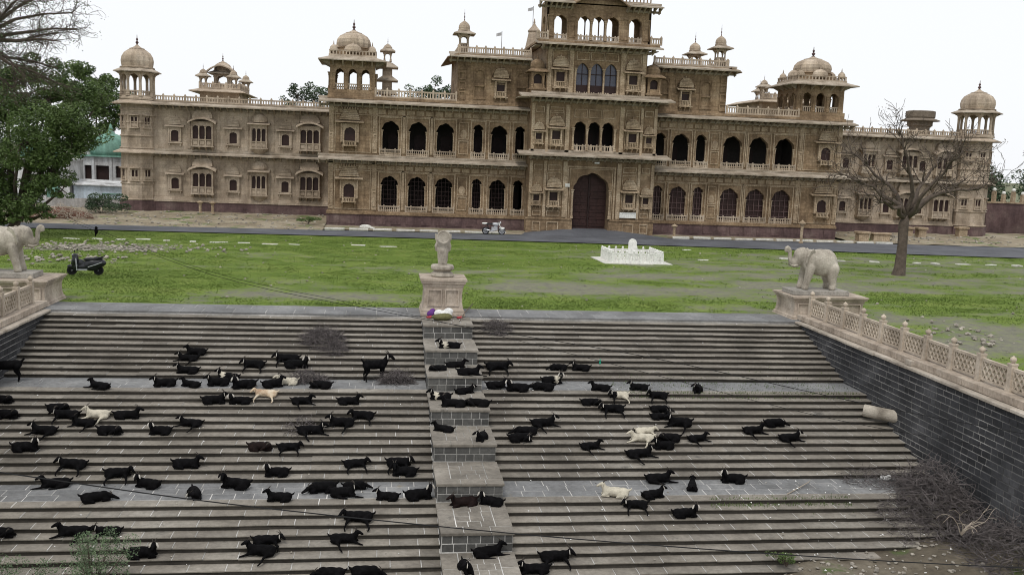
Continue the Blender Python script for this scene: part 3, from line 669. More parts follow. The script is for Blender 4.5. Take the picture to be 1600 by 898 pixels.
def kiosk(cx, cy, z0, rc, zrail, zeave, re, rd, zd0, zd1, zf, n=8, mat='sandstone_pale', colr=.15, ph=None, base=.28, rise=.42, arches=True, rail=True):
    """chhatri: open domed kiosk of n columns"""
    ph = math.pi/n if ph is None else ph
    root = MB().lathe([(rc*1.16,0),(rc*1.16,base*.6),(rc*1.08,base)], (cx,cy,z0), n, ph=ph).build('chhatri', mat, PAL)
    ang = [2*math.pi*i/n+ph for i in range(n)]; pc = [(cx+rc*math.cos(a), cy+rc*math.sin(a)) for a in ang]; zb = z0+base
    for x, y in pc: column(root, x, y, zb, zeave-.12, colr, mat)
    ar = MB(); ra = MB(); side = 2*rc*math.sin(math.pi/n)
    for i in range(n):
        (xa, ya), (xb, yb) = pc[i], pc[(i+1) % n]; mx, my = (xa+xb)/2, (ya+yb)/2; az = math.atan2(my-cy, mx-cx)+math.pi/2
        Mx = Matrix.Translation((mx, my, 0)) @ Matrix.Rotation(az, 4, 'Z')
        if arches:
            ar.M = Mx; hz = zeave-.02; w = side-colr*1.7; wall(ar, -side/2, side/2, hz-rise-.28, hz+.1, -.08, [(0, w, hz-rise-.28, hz-.2, rise, 'cusp')], .16, True)
        if rail:
            ra.M = Mx; ra.box(-side/2, side/2, -.05, .05, zrail-.1, zrail); ra.box(-side/2, side/2, -.05, .05, zb, zb+.09)
            for k in range(5): x = -side/2+side*(k+.5)/5; ra.box(x-.04, x+.04, -.035, .035, zb+.09, zrail-.1)
    if arches: ar.build('arcade', mat, root)
    if rail: ra.build('railing', mat, root)
    ev = MB(); k = 1/math.cos(math.pi/n) if n < 8 else 1.0
    ev.lathe([(rc*.98,zeave+.1),(re*k,zeave-.07),(re*k,zeave+.01),(rc*1.05,zeave+.3),(rc*1.02,zeave+.34)], (cx,cy,0), n, ph=ph)
    for a in ang: ev.tube([(cx+rc*math.cos(a), cy+rc*math.sin(a), zeave-.35), (cx+(rc+(re-rc)*.7)*math.cos(a), cy+(rc+(re-rc)*.7)*math.sin(a), zeave-.04)], .06, 4)
    ev.build('eave', 'eave_stone', root)
    MB().lathe([(rd*1.1,zeave+.28),(rd*1.14,zeave+.34),(rd*1.04,zeave+.38),(rd*1.05,zd0-.05),(rd*1.1,zd0),(rd,zd0+.04)], (cx,cy,0), 24).build('drum', mat, root)
    dome(root, cx, cy, zd0, zd1, rd, zf, mat)
    return root

# ---------------- wings
SP = 'sandstone_pale'
for x0, x1, xt, rt, xw_s, kinds, wxs, lab in ((-20.7, -4.3, -22.05, 1.5, 0, 'sbsdsb', (-18.73,-16.22,-13.52,-11.15,-8.79,-6.52), 'l'), (42.5, 59.0, 60.8, 1.78, 0, 'sdsbsb', (46.75,49.0,51.5,53.4,55.1,57.28), 'r')):
    yf = 93
    mb = MB(); wall(mb, x0, x1, 1.4, 10.4, yf); block_box(mb, x0, x1, yf, 103, -.2, 10.4)
    for k in range(len(wxs)-1):
        xm = (wxs[k]+wxs[k+1])/2
        for za, zb in ((1.7, 5.3), (6.2, 9.6)): mb.box(xm-.13, xm+.13, yf-.07, yf+.02, za, zb); mb.box(xm-.19, xm+.19, yf-.11, yf+.02, za+1.9, za+2.1)
    mb.build('wing_wall', SP, PAL)
    MB().box(x0, x1, yf-.28, yf+.3, -.2, 1.32).build('plinth', 'plinth_stone', PAL); MB().box(x0, x1, yf-.36, yf+.3, 1.32, 1.52).box(x0, x1, yf-.14, yf+.3, 1.52, 1.72).build('base_moulding', SP, PAL)
    eave(PAL, x0, x1, yf, 5.7, .75, .26, .0, SP, 'string_course'); eave(PAL, x0, x1, yf, 10.08, .95, .32, .0, SP)
    balustrade(PAL, x0, x1, yf-.05, 10.4, .55, .95, SP)
    for row_i, z in enumerate((2.5, 6.85)):
        for x, kd in zip(wxs, kinds):
            kd2 = kd if kd == 's' else kd
            place(WIN[SP][kd2], x, yf, z+(0 if kd == 's' else .28))
    # corner tower
    tw = MB(); tw.lathe([(rt,-.2),(rt,10.5)], (xt,yf+.3,0), 8, ph=math.pi/8)
    for z, rr in ((1.45,1.1),(2.9,1.05),(6.1,1.06),(7.2,1.05),(8.4,1.03),(9.6,1.05)): tw.lathe([(rt*rr,-.07),(rt*rr*1.02,0),(rt*rr,.07)], (xt,yf+.3,z), 8, ph=math.pi/8)
    tw = tw.build('corner_tower', SP, PAL)
    MB().lathe([(rt*1.12,-.25),(rt*1.12,1.3),(rt*1.04,1.36)], (xt,yf+.3,0), 8, ph=math.pi/8).build('plinth', 'plinth_stone', tw)
    for z, ov in ((5.7, .7), (10.08, .85)): MB().lathe([(rt*.95,z+.12),(rt+ov,z-.06),(rt+ov,z+.03),(rt,z+.33),(rt*.95,z+.4)], (xt,yf+.3,0), 8, ph=math.pi/8).build('string_course', SP, tw)
    for i in range(8):
        a = 2*math.pi*i/8; nx, ny = math.cos(a), math.sin(a)
        if ny > .3: continue
        for z in (3.3, 8.45-.4):
            Mx = Matrix.Translation((xt+nx*rt*.924, yf+.3+ny*rt*.924, z)) @ Matrix.Rotation(a+math.pi/2, 4, 'Z')
            w = MB(); w.M = Mx; w.box(-.26, .26, -.02, .015, 0, .8); w.build('tower_window', 'shutter', tw)
            w = MB(); w.M = Mx; w.box(-.36, -.26, -.12, .0, -.1, .95); w.box(.26, .36, -.12, 0, -.1, .95); w.box(-.045, .045, -.07, 0, 0, .8); w.box(-.45, .45, -.2, 0, -.2, -.1); w.box(-.46, .46, -.26, 0, .95, 1.05); w.box(-.26, .26, -.05, 0, 0, .22); w.build('window_frame', SP, tw)
    kiosk(xt, yf+.3, 10.45, rt*.93, 11.25, 12.95, rt*1.4, rt*.9, 13.35, 15.2, 16.25, mat=SP)

# ---------------- arcaded middle blocks
CS = 'carved_stone'; SS = 'sandstone'
ARL = [(.85,1.56),(3.25,1.63),(5.65,1.6),(8.58,.95),(10.46,1.54),(12.32,.96)]
ARR = [(25.25,1.0),(27.2,1.68),(29.12,1.04),(32.13,1.84),(34.66,1.88),(37.19,1.9)]
for x0, x1, arcs, xwin, third, chx, side in ((-4.45, 12.95, ARL, -2.66, (6.6, 13.0), (-2.5, 1.95), 'l'), (24.3, 42.7, ARR, 41.15, (24.3, 31.2), (40.3, 2.3), 'r')):
    yf = 86; mb = MB()
    lo = [(c, w, 1.42, 4.58, w*.56, 'cusp') for c, w in arcs]; hi = [(c, w, 6.37, 9.36, w*.56, 'cusp') for c, w in arcs]
    wall(mb, x0, x1, 1.2, 5.6, yf, lo, .55); wall(mb, x0, x1, 5.6, 11.05, yf, hi, .55); block_box(mb, x0, x1, yf, 99, -.2, 11.05)
    xs_ = sorted(c for c, w in arcs); ww = dict(arcs)
    # relief: frames round each arch, pilasters and carved panels between
    mb.build('arcade_wall', SS, PAL); mb = MB()
    for zb, zt in ((1.42, 4.58), (6.37, 9.36)):
        for c, w in arcs:
            frame(mb, c-w/2-.22, c+w/2+.22, zb+.1, zt+.32, yf, .1, .06)
        for a, b in zip(xs_[:-1], xs_[1:]):
            g0, g1 = a+ww[a]/2+.28, b-ww[b]/2-.28
            if g1-g0 > .9:
                frame(mb, g0+.1, g1-.1, zb+.3, zb+1.5, yf, .08, .05); mb.ell(((g0+g1)/2, yf, zb+2.05), (.3, .06, .4)); frame(mb, g0+.1, g1-.1, zb+1.6, zt+.1, yf, .07, .05)
            elif g1-g0 > .1: mb.box(g0, g1, yf-.09, yf+.02, zb+.15, zt+.4)
        ends = (x0, arcs[0][0]-arcs[0][1]/2-.35) if side == 'l' else (arcs[-1][0]+arcs[-1][1]/2+.35, x1)
        for k in range(2):
            a = ends[0] if k == 0 else ends[1]-.42
            mb.box(a, a+.42, yf-.1, yf+.02, zb+.1, zt+1.05); frame(mb, a+.07, a+.35, zb+.4, zb+1.7, yf-.1, .05, .04); frame(mb, a+.07, a+.35, zb+1.9, zt+.3, yf-.1, .05, .04)
        wx = [ends[0]+.5, ends[1]-.5]
        frame(mb, wx[0], wx[1], zb+.1, zt+.8, yf, .08, .04)
    mb.build('wall_relief', CS, PAL)
    fz = MB()
    for za, zb in ((5.05, 5.4), (9.85, 10.25)):
        n = int((x1-x0)/.8)
        for i in range(n): xa = x0+(x1-x0)*i/n; fz.box(xa+.08, xa+(x1-x0)/n-.08, yf-.05, yf+.02, za, zb)
        fz.box(x0, x1, yf-.09, yf+.02, za-.16, za-.08)
    fz.build('frieze', CS, PAL)
    for c, w in arcs:
        for zb, zt in ((1.42, 4.58), (6.37, 9.36)):
            for s in (-1, 1): column(PAL, c+s*(w/2-.03), yf+.12, zb+.1, zt-w*.56+.05, .085, CS)
            railing(PAL, c, w+.35, yf-.02, zb-.02, .52)
    rooms = [(min(c-w/2 for c, w in arcs)-.5, max(c+w/2 for c, w in arcs)+.3)]
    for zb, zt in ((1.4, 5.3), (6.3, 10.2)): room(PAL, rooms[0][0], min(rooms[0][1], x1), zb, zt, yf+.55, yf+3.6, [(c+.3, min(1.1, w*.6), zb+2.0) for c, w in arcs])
    if side == 'r':                                     # grilled screens in the lower arches
        for c, w in arcs:
            g = MB(); 
            for k in range(5): g.box(c-w/2+.02, c+w/2-.02, yf+.26, yf+.29, 2.0+.5*k, 2.0+.5*k+.05)
            for k in range(1, 4): x = c-w/2+w*k/4; g.box(x-.025, x+.025, yf+.255, yf+.285, 1.5, 4.5)
            g.build('window_grille', 'plinth_stone', PAL); MB().box(c-w/2+.01, c+w/2-.01, yf+.34, yf+.37, 1.42, 4.56).build('shutter', 'shutter', PAL)
    else:
        for c, w in arcs[:5]:
            g = MB()
            for k in range(6): g.box(c-w/2+.02, c+w/2-.02, yf+.3, yf+.32, 2.1+.4*k, 2.1+.4*k+.03)
            for k in range(1, 5): x = c-w/2+w*k/5; g.box(x-.015, x+.015, yf+.295, yf+.315, 1.9, 4.5)
            g.build('window_grille', 'dark_wood', PAL)
    pl = MB().box(x0-.1, x1, yf-.3, yf+.3, -.2, 1.12).build('plinth', 'plinth_stone', PAL)
    p2 = MB(); n = int((x1-x0)/1.25)
    for i in range(n): a = x0+(x1-x0)*i/n; p2.box(a+.12, a+1.02, yf-.34, yf-.29, .3, .98)
    p2.build('plinth_panels', 'plinth_stone', pl)
    MB().box(x0-.15, x1, yf-.4, yf+.3, 1.12, 1.3).box(x0-.1, x1, yf-.2, yf+.3, 1.3, 1.42).build('base_moulding', SS, PAL)
    e0, e1 = (.85, .0) if side == 'l' else (.0, .85)
    for z, ov, dr, nm in ((5.85, .9, .3, 'string_course'), (10.72, 1.1, .36, 'eave')):
        a, b = (x0-e0, x1) if side == 'l' else (x0, x1+e1)
        eave(PAL, a, b, yf, z, ov, dr, .0, SS, nm)
    MB().box(x0-.15, x1+.15, yf-.25, yf+.4, 11.06, 11.3).build('cornice', SS, PAL)
    for z in (2.55, 7.42): place(WIN[CS]['y'], xwin, yf, z)
    # third storey block with niches
    a, b = third; mb = MB(); mid = (a+b)/2
    if side == 'l': nic = [(8.55,.8,11.75,14.05,.35,'round',1),(10.42,1.6,13.1,14.1,.6,'round',1),(12.3,.8,11.9,14.0,.35,'round',1)]; oc = 10.42
    else: nic = [(25.3,.8,12.0,14.1,.35,'round',1),(27.3,1.6,13.1,14.1,.6,'round',1),(29.25,.85,11.8,14.05,.35,'round',1)]; oc = 27.3
    wall(mb, a, b, 11.0, 15.3, yf+.05, nic); block_box(mb, a, b, yf+.05, 94, 11.0, 15.3)
    for c, w, zb, zt, rs, kd, _ in nic: frame(mb, c-w/2-.15, c+w/2+.15, zb-.2, zt+.2, yf+.05, .08, .05); mb.box(c-w/2, c+w/2, yf-.02, yf+.1, (zb+zt)/2-.25, (zb+zt)/2-.13)
    ed = a if side == 'l' else b-.75
    for k in range(4): frame(mb, ed+.12, ed+.72, 11.5+.85*k, 12.15+.85*k, yf+.05, .08, .07)
    mb.build('upper_wall', SS, PAL)
    place(WIN[CS]['g'], oc, yf+.05, 12.3)
    e = eave(PAL, a-(.75 if side == 'l' else 0), b+(.75 if side == 'r' else 0), yf+.05, 15.05, 1.0, .32, .0, SS); 
    # side eave of the block
    sx = a if side == 'l' else b; sg = -1 if side == 'l' else 1
    MB().add([(sx,yf-.95,15.05+.3),(sx+sg*1.0,yf-.95,15.02),(sx+sg*1.0,94.6,15.02),(sx,94.6,15.35),(sx,yf-.95,15.2),(sx+sg*1.0,yf-.95,14.93),(sx+sg*1.0,94.6,14.93),(sx,94.6,15.2)],[(0,1,2,3),(7,6,5,4),(0,4,5,1),(1,5,6,2),(2,6,7,3)]).build('eave', SS, PAL)
    balustrade(PAL, a, b, yf+.1, 15.4, .62, .85, SP); balustrade(PAL, 86.1, 93.8, sx+(.1 if side == 'l' else -.1), 15.4, .62, .85, SP, axis='y')
    MB().box(a-.05, b+.05, yf-.1, 94, 15.3, 15.4).build('cornice', SS, PAL)
    kx = 7.1 if side == 'l' else 30.6
    kiosk(kx, 86.7, 15.4, .48, 16.35, 17.15, .95, .48, 17.45, 18.25, 19.3, n=4, mat=SP, colr=.08, base=.55, rise=.2, arches=True)
    if side == 'r': kiosk(30.4, 93.5, 15.4, .55, 16.3, 17.3, 1.0, .52, 17.6, 18.4, 19.4, n=4, mat=SP, colr=.08, base=.5, rise=.2)
    # roof balustrade
    ba, bb = (-.5, 6.5) if side == 'l' else (31.3, 38.2)
    balustrade(PAL, ba, bb, yf-.1, 11.3, .65, .95, SP)
    # big square pavilion with ribbed dome
    cx, hw = chx; cy = yf+hw-.0; z0 = 11.3
    pv = MB().box(cx-hw-.12, cx+hw+.12, cy-hw-.12, cy+hw+.12, z0-.25, z0+.55).build('pavilion', SS, PAL)
    wl_ = MB(); hw2 = hw-.02
    for k in range(4):
        Mx = Matrix.Translation((cx, cy, 0)) @ Matrix.Rotation(k*math.pi/2, 4, 'Z'); wl_.M = Mx; aw = hw*.36
        wall(wl_, -hw2, hw2, z0+.55, 14.5, -hw2, [(-hw*.57, aw, z0+.55, 13.62, aw*.55, 'cusp'), (0, aw, z0+.55, 13.62, aw*.55, 'cusp'), (hw*.57, aw, z0+.55, 13.62, aw*.55, 'cusp')], .22, True)
        for c in (-hw*.57, 0, hw*.57):
            rl = MB(); rl.M = Mx; rl.box(c-aw/2, c+aw/2, -hw-.02, -hw+.1, z0+.95, z0+1.05)
            for q in range(4): x = c-aw/2+aw*(q+.5)/4; rl.box(x-.04, x+.04, -hw, -hw+.08, z0+.54, z0+.96)
            rl.build('railing', SP, pv)
        for c in (-hw*.8, -hw*.285, hw*.285, hw*.8): column(None, c, -hw-.03, z0+.55, 13.3, .1, mb=wl_)
    wl_.build('arcade', SS, pv)
    ev = MB(); s2 = math.sqrt(2); re = hw+.95
    ev.lathe([(hw*.99*s2,14.45),(re*s2,14.22),(re*s2,14.31),((hw+.12)*s2,14.6),((hw+.1)*s2,14.68)], (cx,cy,0), 4, ph=math.pi/4)
    for k in range(4):
        ev.M = Matrix.Translation((cx, cy, 0)) @ Matrix.Rotation(k*math.pi/2, 4, 'Z')
        for q in range(5): x = -hw*.85+hw*1.7*q/4; ev.extr_x([(-hw-.75,14.2),(-hw-.75,14.3),(-hw,14.45),(-hw,13.85),(-hw-.3,14.0)], x-.06, x+.06)
    ev.build('eave', 'eave_stone', pv)
    tp = MB(); tp.box(cx-hw-.1, cx+hw+.1, cy-hw-.1, cy+hw+.1, 14.66, 14.8)
    for k in range(4):
        tp.M = Matrix.Translation((cx, cy, 0)) @ Matrix.Rotation(k*math.pi/2, 4, 'Z'); tp.box(-hw-.05, hw+.05, -hw-.08, -hw+.04, 15.08, 15.16)
        for q in range(15): x = -hw+hw*2*q/14; tp.box(x-.05, x+.05, -hw-.06, -hw+.02, 14.8, 15.08)
        tp.lathe([(.55,0),(.62,.25),(.55,.5),(.3,.72),(.05,.8),(.07,.86),(.01,1.15)], (0,-hw+.5,15.0), 14, rib=2, amp=.06, sq=(1.25,.8))
    tp.build('parapet', SP, pv)
    for sx2 in (-1, 1):
        for sy2 in (-1, 1): MB().lathe([(.33,0),(.36,.2),(.3,.42),(.14,.58),(.04,.62),(.06,.68),(.01,.95)], (cx+sx2*(hw-.3),cy+sy2*(hw-.3),15.0), 14, rib=2, amp=.06).build('corner_dome', SP, pv)
    rd = hw*.74; MB().lathe([(rd*1.15,14.75),(rd*1.15,15.1),(rd*1.03,15.15),(rd*1.03,15.45),(rd*1.08,15.5),(rd,15.55)], (cx,cy,0), 24).build('drum', SS, pv)
    dome(pv, cx, cy, 15.5, 17.0, rd, 18.0, SP)

# ---------------- gate tower
X0, X1, GC, yg = 12.95, 24.27, 18.62, 84.0
mb = MB(); wall(mb, X0, X1, 1.3, 6.8, yg, [(18.6, 3.25, 1.3, 5.55, 1.5, 'cusp')], 1.1); wall(mb, X0, X1, 6.8, 11.8, yg, [(c, 1.1, 7.42, 9.96, .6, 'cusp') for c in (17.35, 18.62, 19.85)], .5)
block_box(mb, X0, X1, yg, 95, -.2, 11.9)
wall(mb, X0-.12, X1+.12, -.1, 1.3, yg-.12, [(18.6, 3.25, -.1, 1.3, 0, 'flat')], 1.2)
mb.quad((X0-.12,yg,-.1),(X0-.12,yg-.12,-.1),(X0-.12,yg-.12,1.3),(X0-.12,yg,1.3)); mb.quad((X1+.12,yg-.12,-.1),(X1+.12,yg,-.1),(X1+.12,yg,1.3),(X1+.12,yg-.12,1.3)); mb.box(X0-.18, 16.9, yg-.2, yg+.05, 1.3, 1.45); mb.box(20.3, X1+.18, yg-.2, yg+.05, 1.3, 1.45)
mb.build('gate_wall', SS, PAL); mb = MB()
for o1, w1, p1_ in ((0, .14, .1), (.24, .07, .06)):
    mb.box(16.35+o1, 16.35+o1+w1, yg-p1_, yg+.02, 1.45, 6.05-o1*.8-w1); mb.box(20.75-o1-w1, 20.75-o1, yg-p1_, yg+.02, 1.45, 6.05-o1*.8-w1); mb.box(16.35+o1, 20.75-o1, yg-p1_, yg+.02, 6.05-o1*.8-w1, 6.05-o1*.8)
for s in (-1, 1):
    def X(a, b): return (GC+s*a, GC+s*b) if s > 0 else (GC-b, GC-a)
    for z0, z1 in ((1.5, 6.4), (7.2, 11.3)):
        a, b = X(2.25, 2.62); mb.box(a, b, yg-.12, yg+.02, z0, z1); a, b = X(4.12, 4.36); mb.box(a, b, yg-.14, yg+.02, z0, z1); a, b = X(5.35, 5.62); mb.box(a, b, yg-.12, yg+.02, z0, z1)
    for z0, z1 in ((1.6, 2.05), (5.6, 6.1), (10.55, 11.1)): a, b = X(2.8, 4.0); frame(mb, a, b, z0, z1, yg, .07, .05); a, b = X(4.5, 5.25); frame(mb, a, b, z0, z1, yg, .07, .05)
    a, b = X(2.9, 3.95); frame(mb, a, b, .25, 1.1, yg-.12, .08, .05); a, b = X(4.5, 5.25); frame(mb, a, b, .25, 1.1, yg-.12, .08, .05)
    for z in (2.2, 7.6): a, b = X(2.75, 4.05); frame(mb, a, b, z-.0, z+3.2, yg, .06, .04)
for c in (17.35, 18.62, 19.85): frame(mb, c-.58, c+.58, 10.25, 11.0, yg, .07, .05)
mb.build('wall_relief', CS, PAL)
for x, y, z0, z1 in ((16.72, yg-.08, 7.42, 9.4), (17.98, yg-.05, 7.42, 9.4), (19.24, yg-.05, 7.42, 9.4), (20.48, yg-.08, 7.42, 9.4), (16.9, yg-.1, 1.45, 4.0), (20.3, yg-.1, 1.45, 4.0)): column(PAL, x, y, z0, z1, .1, CS)
for c in (17.35, 18.62, 19.85): railing(PAL, c, 1.15, yg-.02, 7.38, .5)
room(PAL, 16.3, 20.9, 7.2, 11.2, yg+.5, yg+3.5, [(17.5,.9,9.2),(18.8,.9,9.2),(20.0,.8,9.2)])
# the door: two leaves of dark red planks with battens, in a deep arched porch
dr = MB(); dr.extr_y([(16.9, .3), (20.3, .3)]+[(a, b) for a, b in reversed(arch_pts(18.6, 3.4, 5.7, 1.5, 'round', 12))], yg+1.02, yg+1.1); dr = dr.build('gate_door', 'door_wood', PAL)
for s in (-1, 1):
    for k in range(7):
        z = .75+k*.62; MB().box(18.6+s*.8-.68, 18.6+s*.8+.68, yg+.94, yg+1.02, z, z+.16).build('batten', 'door_wood', dr)
        for q in range(2): x = 18.6+s*(.45+.7*q); MB().box(x-.28, x+.28, yg+.98, yg+1.02, z+.2, z+.56).build('door_panel', 'door_wood', dr)
MB().box(18.55, 18.65, yg+.9, yg+1.02, .5, 5.4).build('meeting_stile', 'dark_wood', dr)
for s in (-1, 1):
    for z, hh in ((2.95, 0), (8.3, 0)):
        place(WIN[CS]['g'], GC+s*3.42, yg, z); place(WIN[CS]['g'], GC+s*4.95, yg, z-.05, 0, .72)
sgn = MB().box(21.25, 22.75, yg-.2, yg-.15, 1.62, 2.12).build('name_plate', 'white_paint', PAL)
MB().box(16.2, 16.62, yg-.18, yg-.13, 4.2, 4.5).build('notice_plate', 'kerb_paint', PAL)
MB().box(18.75, 19.15, yg-.35, yg-.1, 6.32, 6.46).build('lamp_fitting', 'white_paint', PAL)
for z, ov, dr_, ex in ((6.88, 1.15, .34, 1.1), (11.84, 1.2, .36, 1.15)): eave(PAL, X0, X1, yg, z, ov, dr_, ex, SS, 'eave', .8, 3)
# stage three
a, b = 14.14, 23.1; mb = MB(); yq = yg+.15
wall(mb, a, b, 11.9, 16.5, yq, [(17.35,1.08,12.35,14.95,.6,'point'),(18.62,1.15,12.35,14.98,.62,'point'),(19.9,1.1,12.35,14.98,.6,'point')], .3); block_box(mb, a, b, yq, 93, 11.9, 16.5)
mb.build('upper_wall', SS, PAL); mb = MB()
for c in (17.35, 18.62, 19.9): frame(mb, c-.6, c+.6, 15.2, 15.9, yq, .07, .05)
for s in (-1, 1):
    x = GC+s*2.3; mb.box(x-.2, x+.2, yq-.12, yq+.02, 12.1, 16.0); x = GC+s*4.2; mb.box(x-.18, x+.18, yq-.1, yq+.02, 12.1, 16.0); x = GC+s*3.25; frame(mb, x-.72, x+.72, 12.15, 15.95, yq, .07, .04)
mb.build('wall_relief', CS, PAL)
for c in (17.35, 18.62, 19.9):
    MB().box(c-.6, c+.6, yq+.3, yq+.33, 13.1, 15.0).build('window_pane', 'blue_pane', PAL); MB().box(c-.6, c+.6, yq+.26, yq+.33, 12.35, 13.1).build('window_panel', 'shutter', PAL)
    g = MB(); g.box(c-.55, c+.55, yq+.24, yq+.28, 14.0, 14.07); g.box(c-.03, c+.03, yq+.24, yq+.28, 13.1, 14.9); g.build('window_bar', 'dark_wood', PAL)
    railing(PAL, c, .95, yq-.02, 12.0, .4)
for x in (16.72, 17.98, 19.25, 20.52): column(PAL, x, yq-.05, 12.3, 14.5, .09, CS)
for s in (-1, 1): place(WIN[CS]['g'], GC+s*3.25, yq, 13.3, 0, 1.05)
for s, c in ((-1, 13.42), (1, 23.8)):                   # corner oriels
    o_ = MB(); o_.box(c-.62, c+.62, yg+.0, yg+1.4, 12.0, 12.5); o_.box(c-.75, c+.75, yg-.1, yg+1.5, 12.5, 12.62)
    m2 = MB(); wall(m2, c-.55, c+.55, 12.62, 14.05, yg+.05, [(c, .7, 12.62, 13.85, .3, 'cusp')], .2); o_.add(m2.v, m2.f); m2 = MB(); 
    for xx in (c-.55, c+.55): o_.box(xx-.02, xx+.02, yg+.05, yg+1.3, 12.62, 14.05)
    for xx in (c-.5, c+.5): column(None, xx, yg-.0, 12.62, 13.9, .08, mb=o_)
    o_.box(c-.35, c+.35, yg-.02, yg+.06, 12.62, 13.0)
    o_ = o_.build('oriel', SS, PAL); MB().box(c-.5, c+.5, yg+.3, yg+.34, 12.62, 14.0).build('shutter', 'dark_wood', o_)
    ev = MB().lathe([(.6*1.41,14.15),(.95*1.41,13.98),(.95*1.41,14.05),(.62*1.41,14.3)], (c,yg+.65,0), 4, ph=math.pi/4).build('eave', SS, o_)
    MB().lathe([(.62,14.25),(.66,14.5),(.62,14.75),(.45,14.98),(.2,15.12),(.06,15.18),(.09,15.25),(.01,15.5)], (c,yg+.65,0), 16, rib=2, amp=.06).build('dome', SS, o_)
eave(PAL, a-.5, b+.5, yq, 16.32, 1.1, .36, .55, SS, 'eave', .8, 3); MB().box(a-.9, b+.9, yq-.6, 93, 16.55, 16.75).build('cornice', SS, PAL)
balustrade(PAL, b+.1, b+1.0, yq-.5, 16.75, .6, .8, SP); balustrade(PAL, a-1.0, a-.1, yq-.5, 16.75, .6, .8, SP)
# stage four: open pavilion, the sky shows through
mb = MB(); hi4 = [(15.22,1.15,16.9,18.95,.6,'cusp'),(17.3,1.12,16.9,18.97,.6,'cusp'),(18.56,1.12,16.9,18.98,.6,'cusp'),(19.84,1.15,16.9,19.0,.6,'cusp'),(21.88,1.15,16.9,19.0,.6,'cusp')]
wall(mb, a+.05, b-.05, 16.75, 20.0, yq, hi4, .4, True); wall(mb, a+.05, b-.05, 16.75, 20.0, 86.8, [(c, w*1.08, 16.8, 19.35, .6, k) for c, w, _, _, _, k in hi4], .3, True)
sd = [(0, 1.3, 16.9, 18.97, .6, 'cusp')]
for xx in (a+.05, b-.05):
    m2 = MB(); m2.M = Matrix.Translation((xx-.2, (yq+87.1)/2, 0)) @ Matrix.Rotation(R(-90), 4, 'Z'); wall(m2, -1.45, 1.45, 16.75, 20.0, 0, sd, .4, True); mb.add(m2.v, m2.f)
for x in (16.25, 20.88, 14.35, 22.85): frame(mb, x-.3, x+.3, 17.1, 18.9, yq, .07, .05)
mb.build('open_pavilion', SS, PAL)
for c, w, *_ in hi4: railing(PAL, c, w, yq+.1, 16.88, .42)
for x in (17.93, 19.2): column(PAL, x, yq-.03, 16.9, 18.6, .1, CS)
for s, (p, q) in ((-1, (a-.9, 16.2)), (1, (21.0, b+.9))): eave(PAL, p, q, yq, 19.82, 1.0, .34, .0, SS, 'eave', .7)
cv = MB(); n = 14
for i in range(n):                                      # curved bengal eave rising over the centre
    f = lambda u: 19.84+1.05*(1-abs(u)**1.7); u0, u1 = -1+2*i/n, -1+2*(i+1)/n; xa, xb = 18.6+u0*2.4, 18.6+u1*2.4
    cv.add([(xa,yq-1,f(u0)-.1),(xb,yq-1,f(u1)-.1),(xb,yq+.1,f(u1)+.2),(xa,yq+.1,f(u0)+.2),(xa,yq-1,f(u0)),(xb,yq-1,f(u1)),(xb,yq+.1,f(u1)+.34),(xa,yq+.1,f(u0)+.34)], [(0,3,2,1),(4,5,6,7),(0,1,5,4),(2,3,7,6)])
    cv.add([(xa,yq,19.9),(xb,yq,19.9),(xb,yq,f(u1)+.2),(xa,yq,f(u0)+.2)], [(0,1,2,3)])
cv.build('curved_eave', SS, PAL)
rf = MB(); rf.box(a-.1, b+.1, yq-.1, 87.3, 20.0, 20.25)
for p, q in ((a, 16.6), (20.6, b)):
    rf.box(p, q, yq-.1, yq+.02, 20.25, 20.36); rf.box(p, q, yq-.1, yq+.02, 20.66, 20.76)
    for k in range(9): x = p+(q-p)*k/8; rf.box(x-.05, x+.05, yq-.08, yq, 20.36, 20.66)
rf.build('roof', SS, PAL); dome(PAL, 18.6, 85.7, 20.25, 22.4, 1.4, 23.8, SS)
# ---------------- roof pavilions further back
for nm, x0, x1, y0, y1, zb, ze, kios in (('l', -18.3, -14.4, 103, 110, 10.4, 12.0, ((-18.0,103.3),(-15.0,103.3),(-14.6,109.5))), ('r', 39.3, 44.6, 97.5, 105, 11.0, 13.35, ((39.5,97.8),(41.6,104.2),(43.5,100)))):
    mb = MB(); wall(mb, x0, x1, zb, ze+.3, y0); block_box(mb, x0, x1, y0, y1, zb, ze+.3); pv = mb.build('roof_block', SP, PAL)
    MB().lathe([(.7*(x1-x0),ze+.1),(.7*(x1-x0)+1.2,ze-.08),(.7*(x1-x0)+1.2,ze),(.7*(x1-x0),ze+.32)], ((x0+x1)/2,(y0+y1)/2,0), 4, ph=math.pi/4, sq=(1, (y1-y0)/(x1-x0))).build('eave', SP, pv)
    balustrade(PAL, x0, x1, y0, ze+.32, .55, .7, SP); balustrade(PAL, y0, y1, x1, ze+.32, .55, .7, SP, axis='y')
    for kx, ky in kios: kiosk(kx, ky, ze+.3, .36, ze+.9, ze+1.55, .7, .34, ze+1.75, ze+2.25, ze+2.8, n=4, mat=SP, colr=.07, base=.35, rail=False, rise=.15)
kiosk(-16.4, 105.5, 12.3, .95, 12.9, 14.0, 1.35, .85, 14.2, 15.25, 16.1, n=4, mat=SP, colr=.16, base=.3, rise=.4)
cvb = MB()
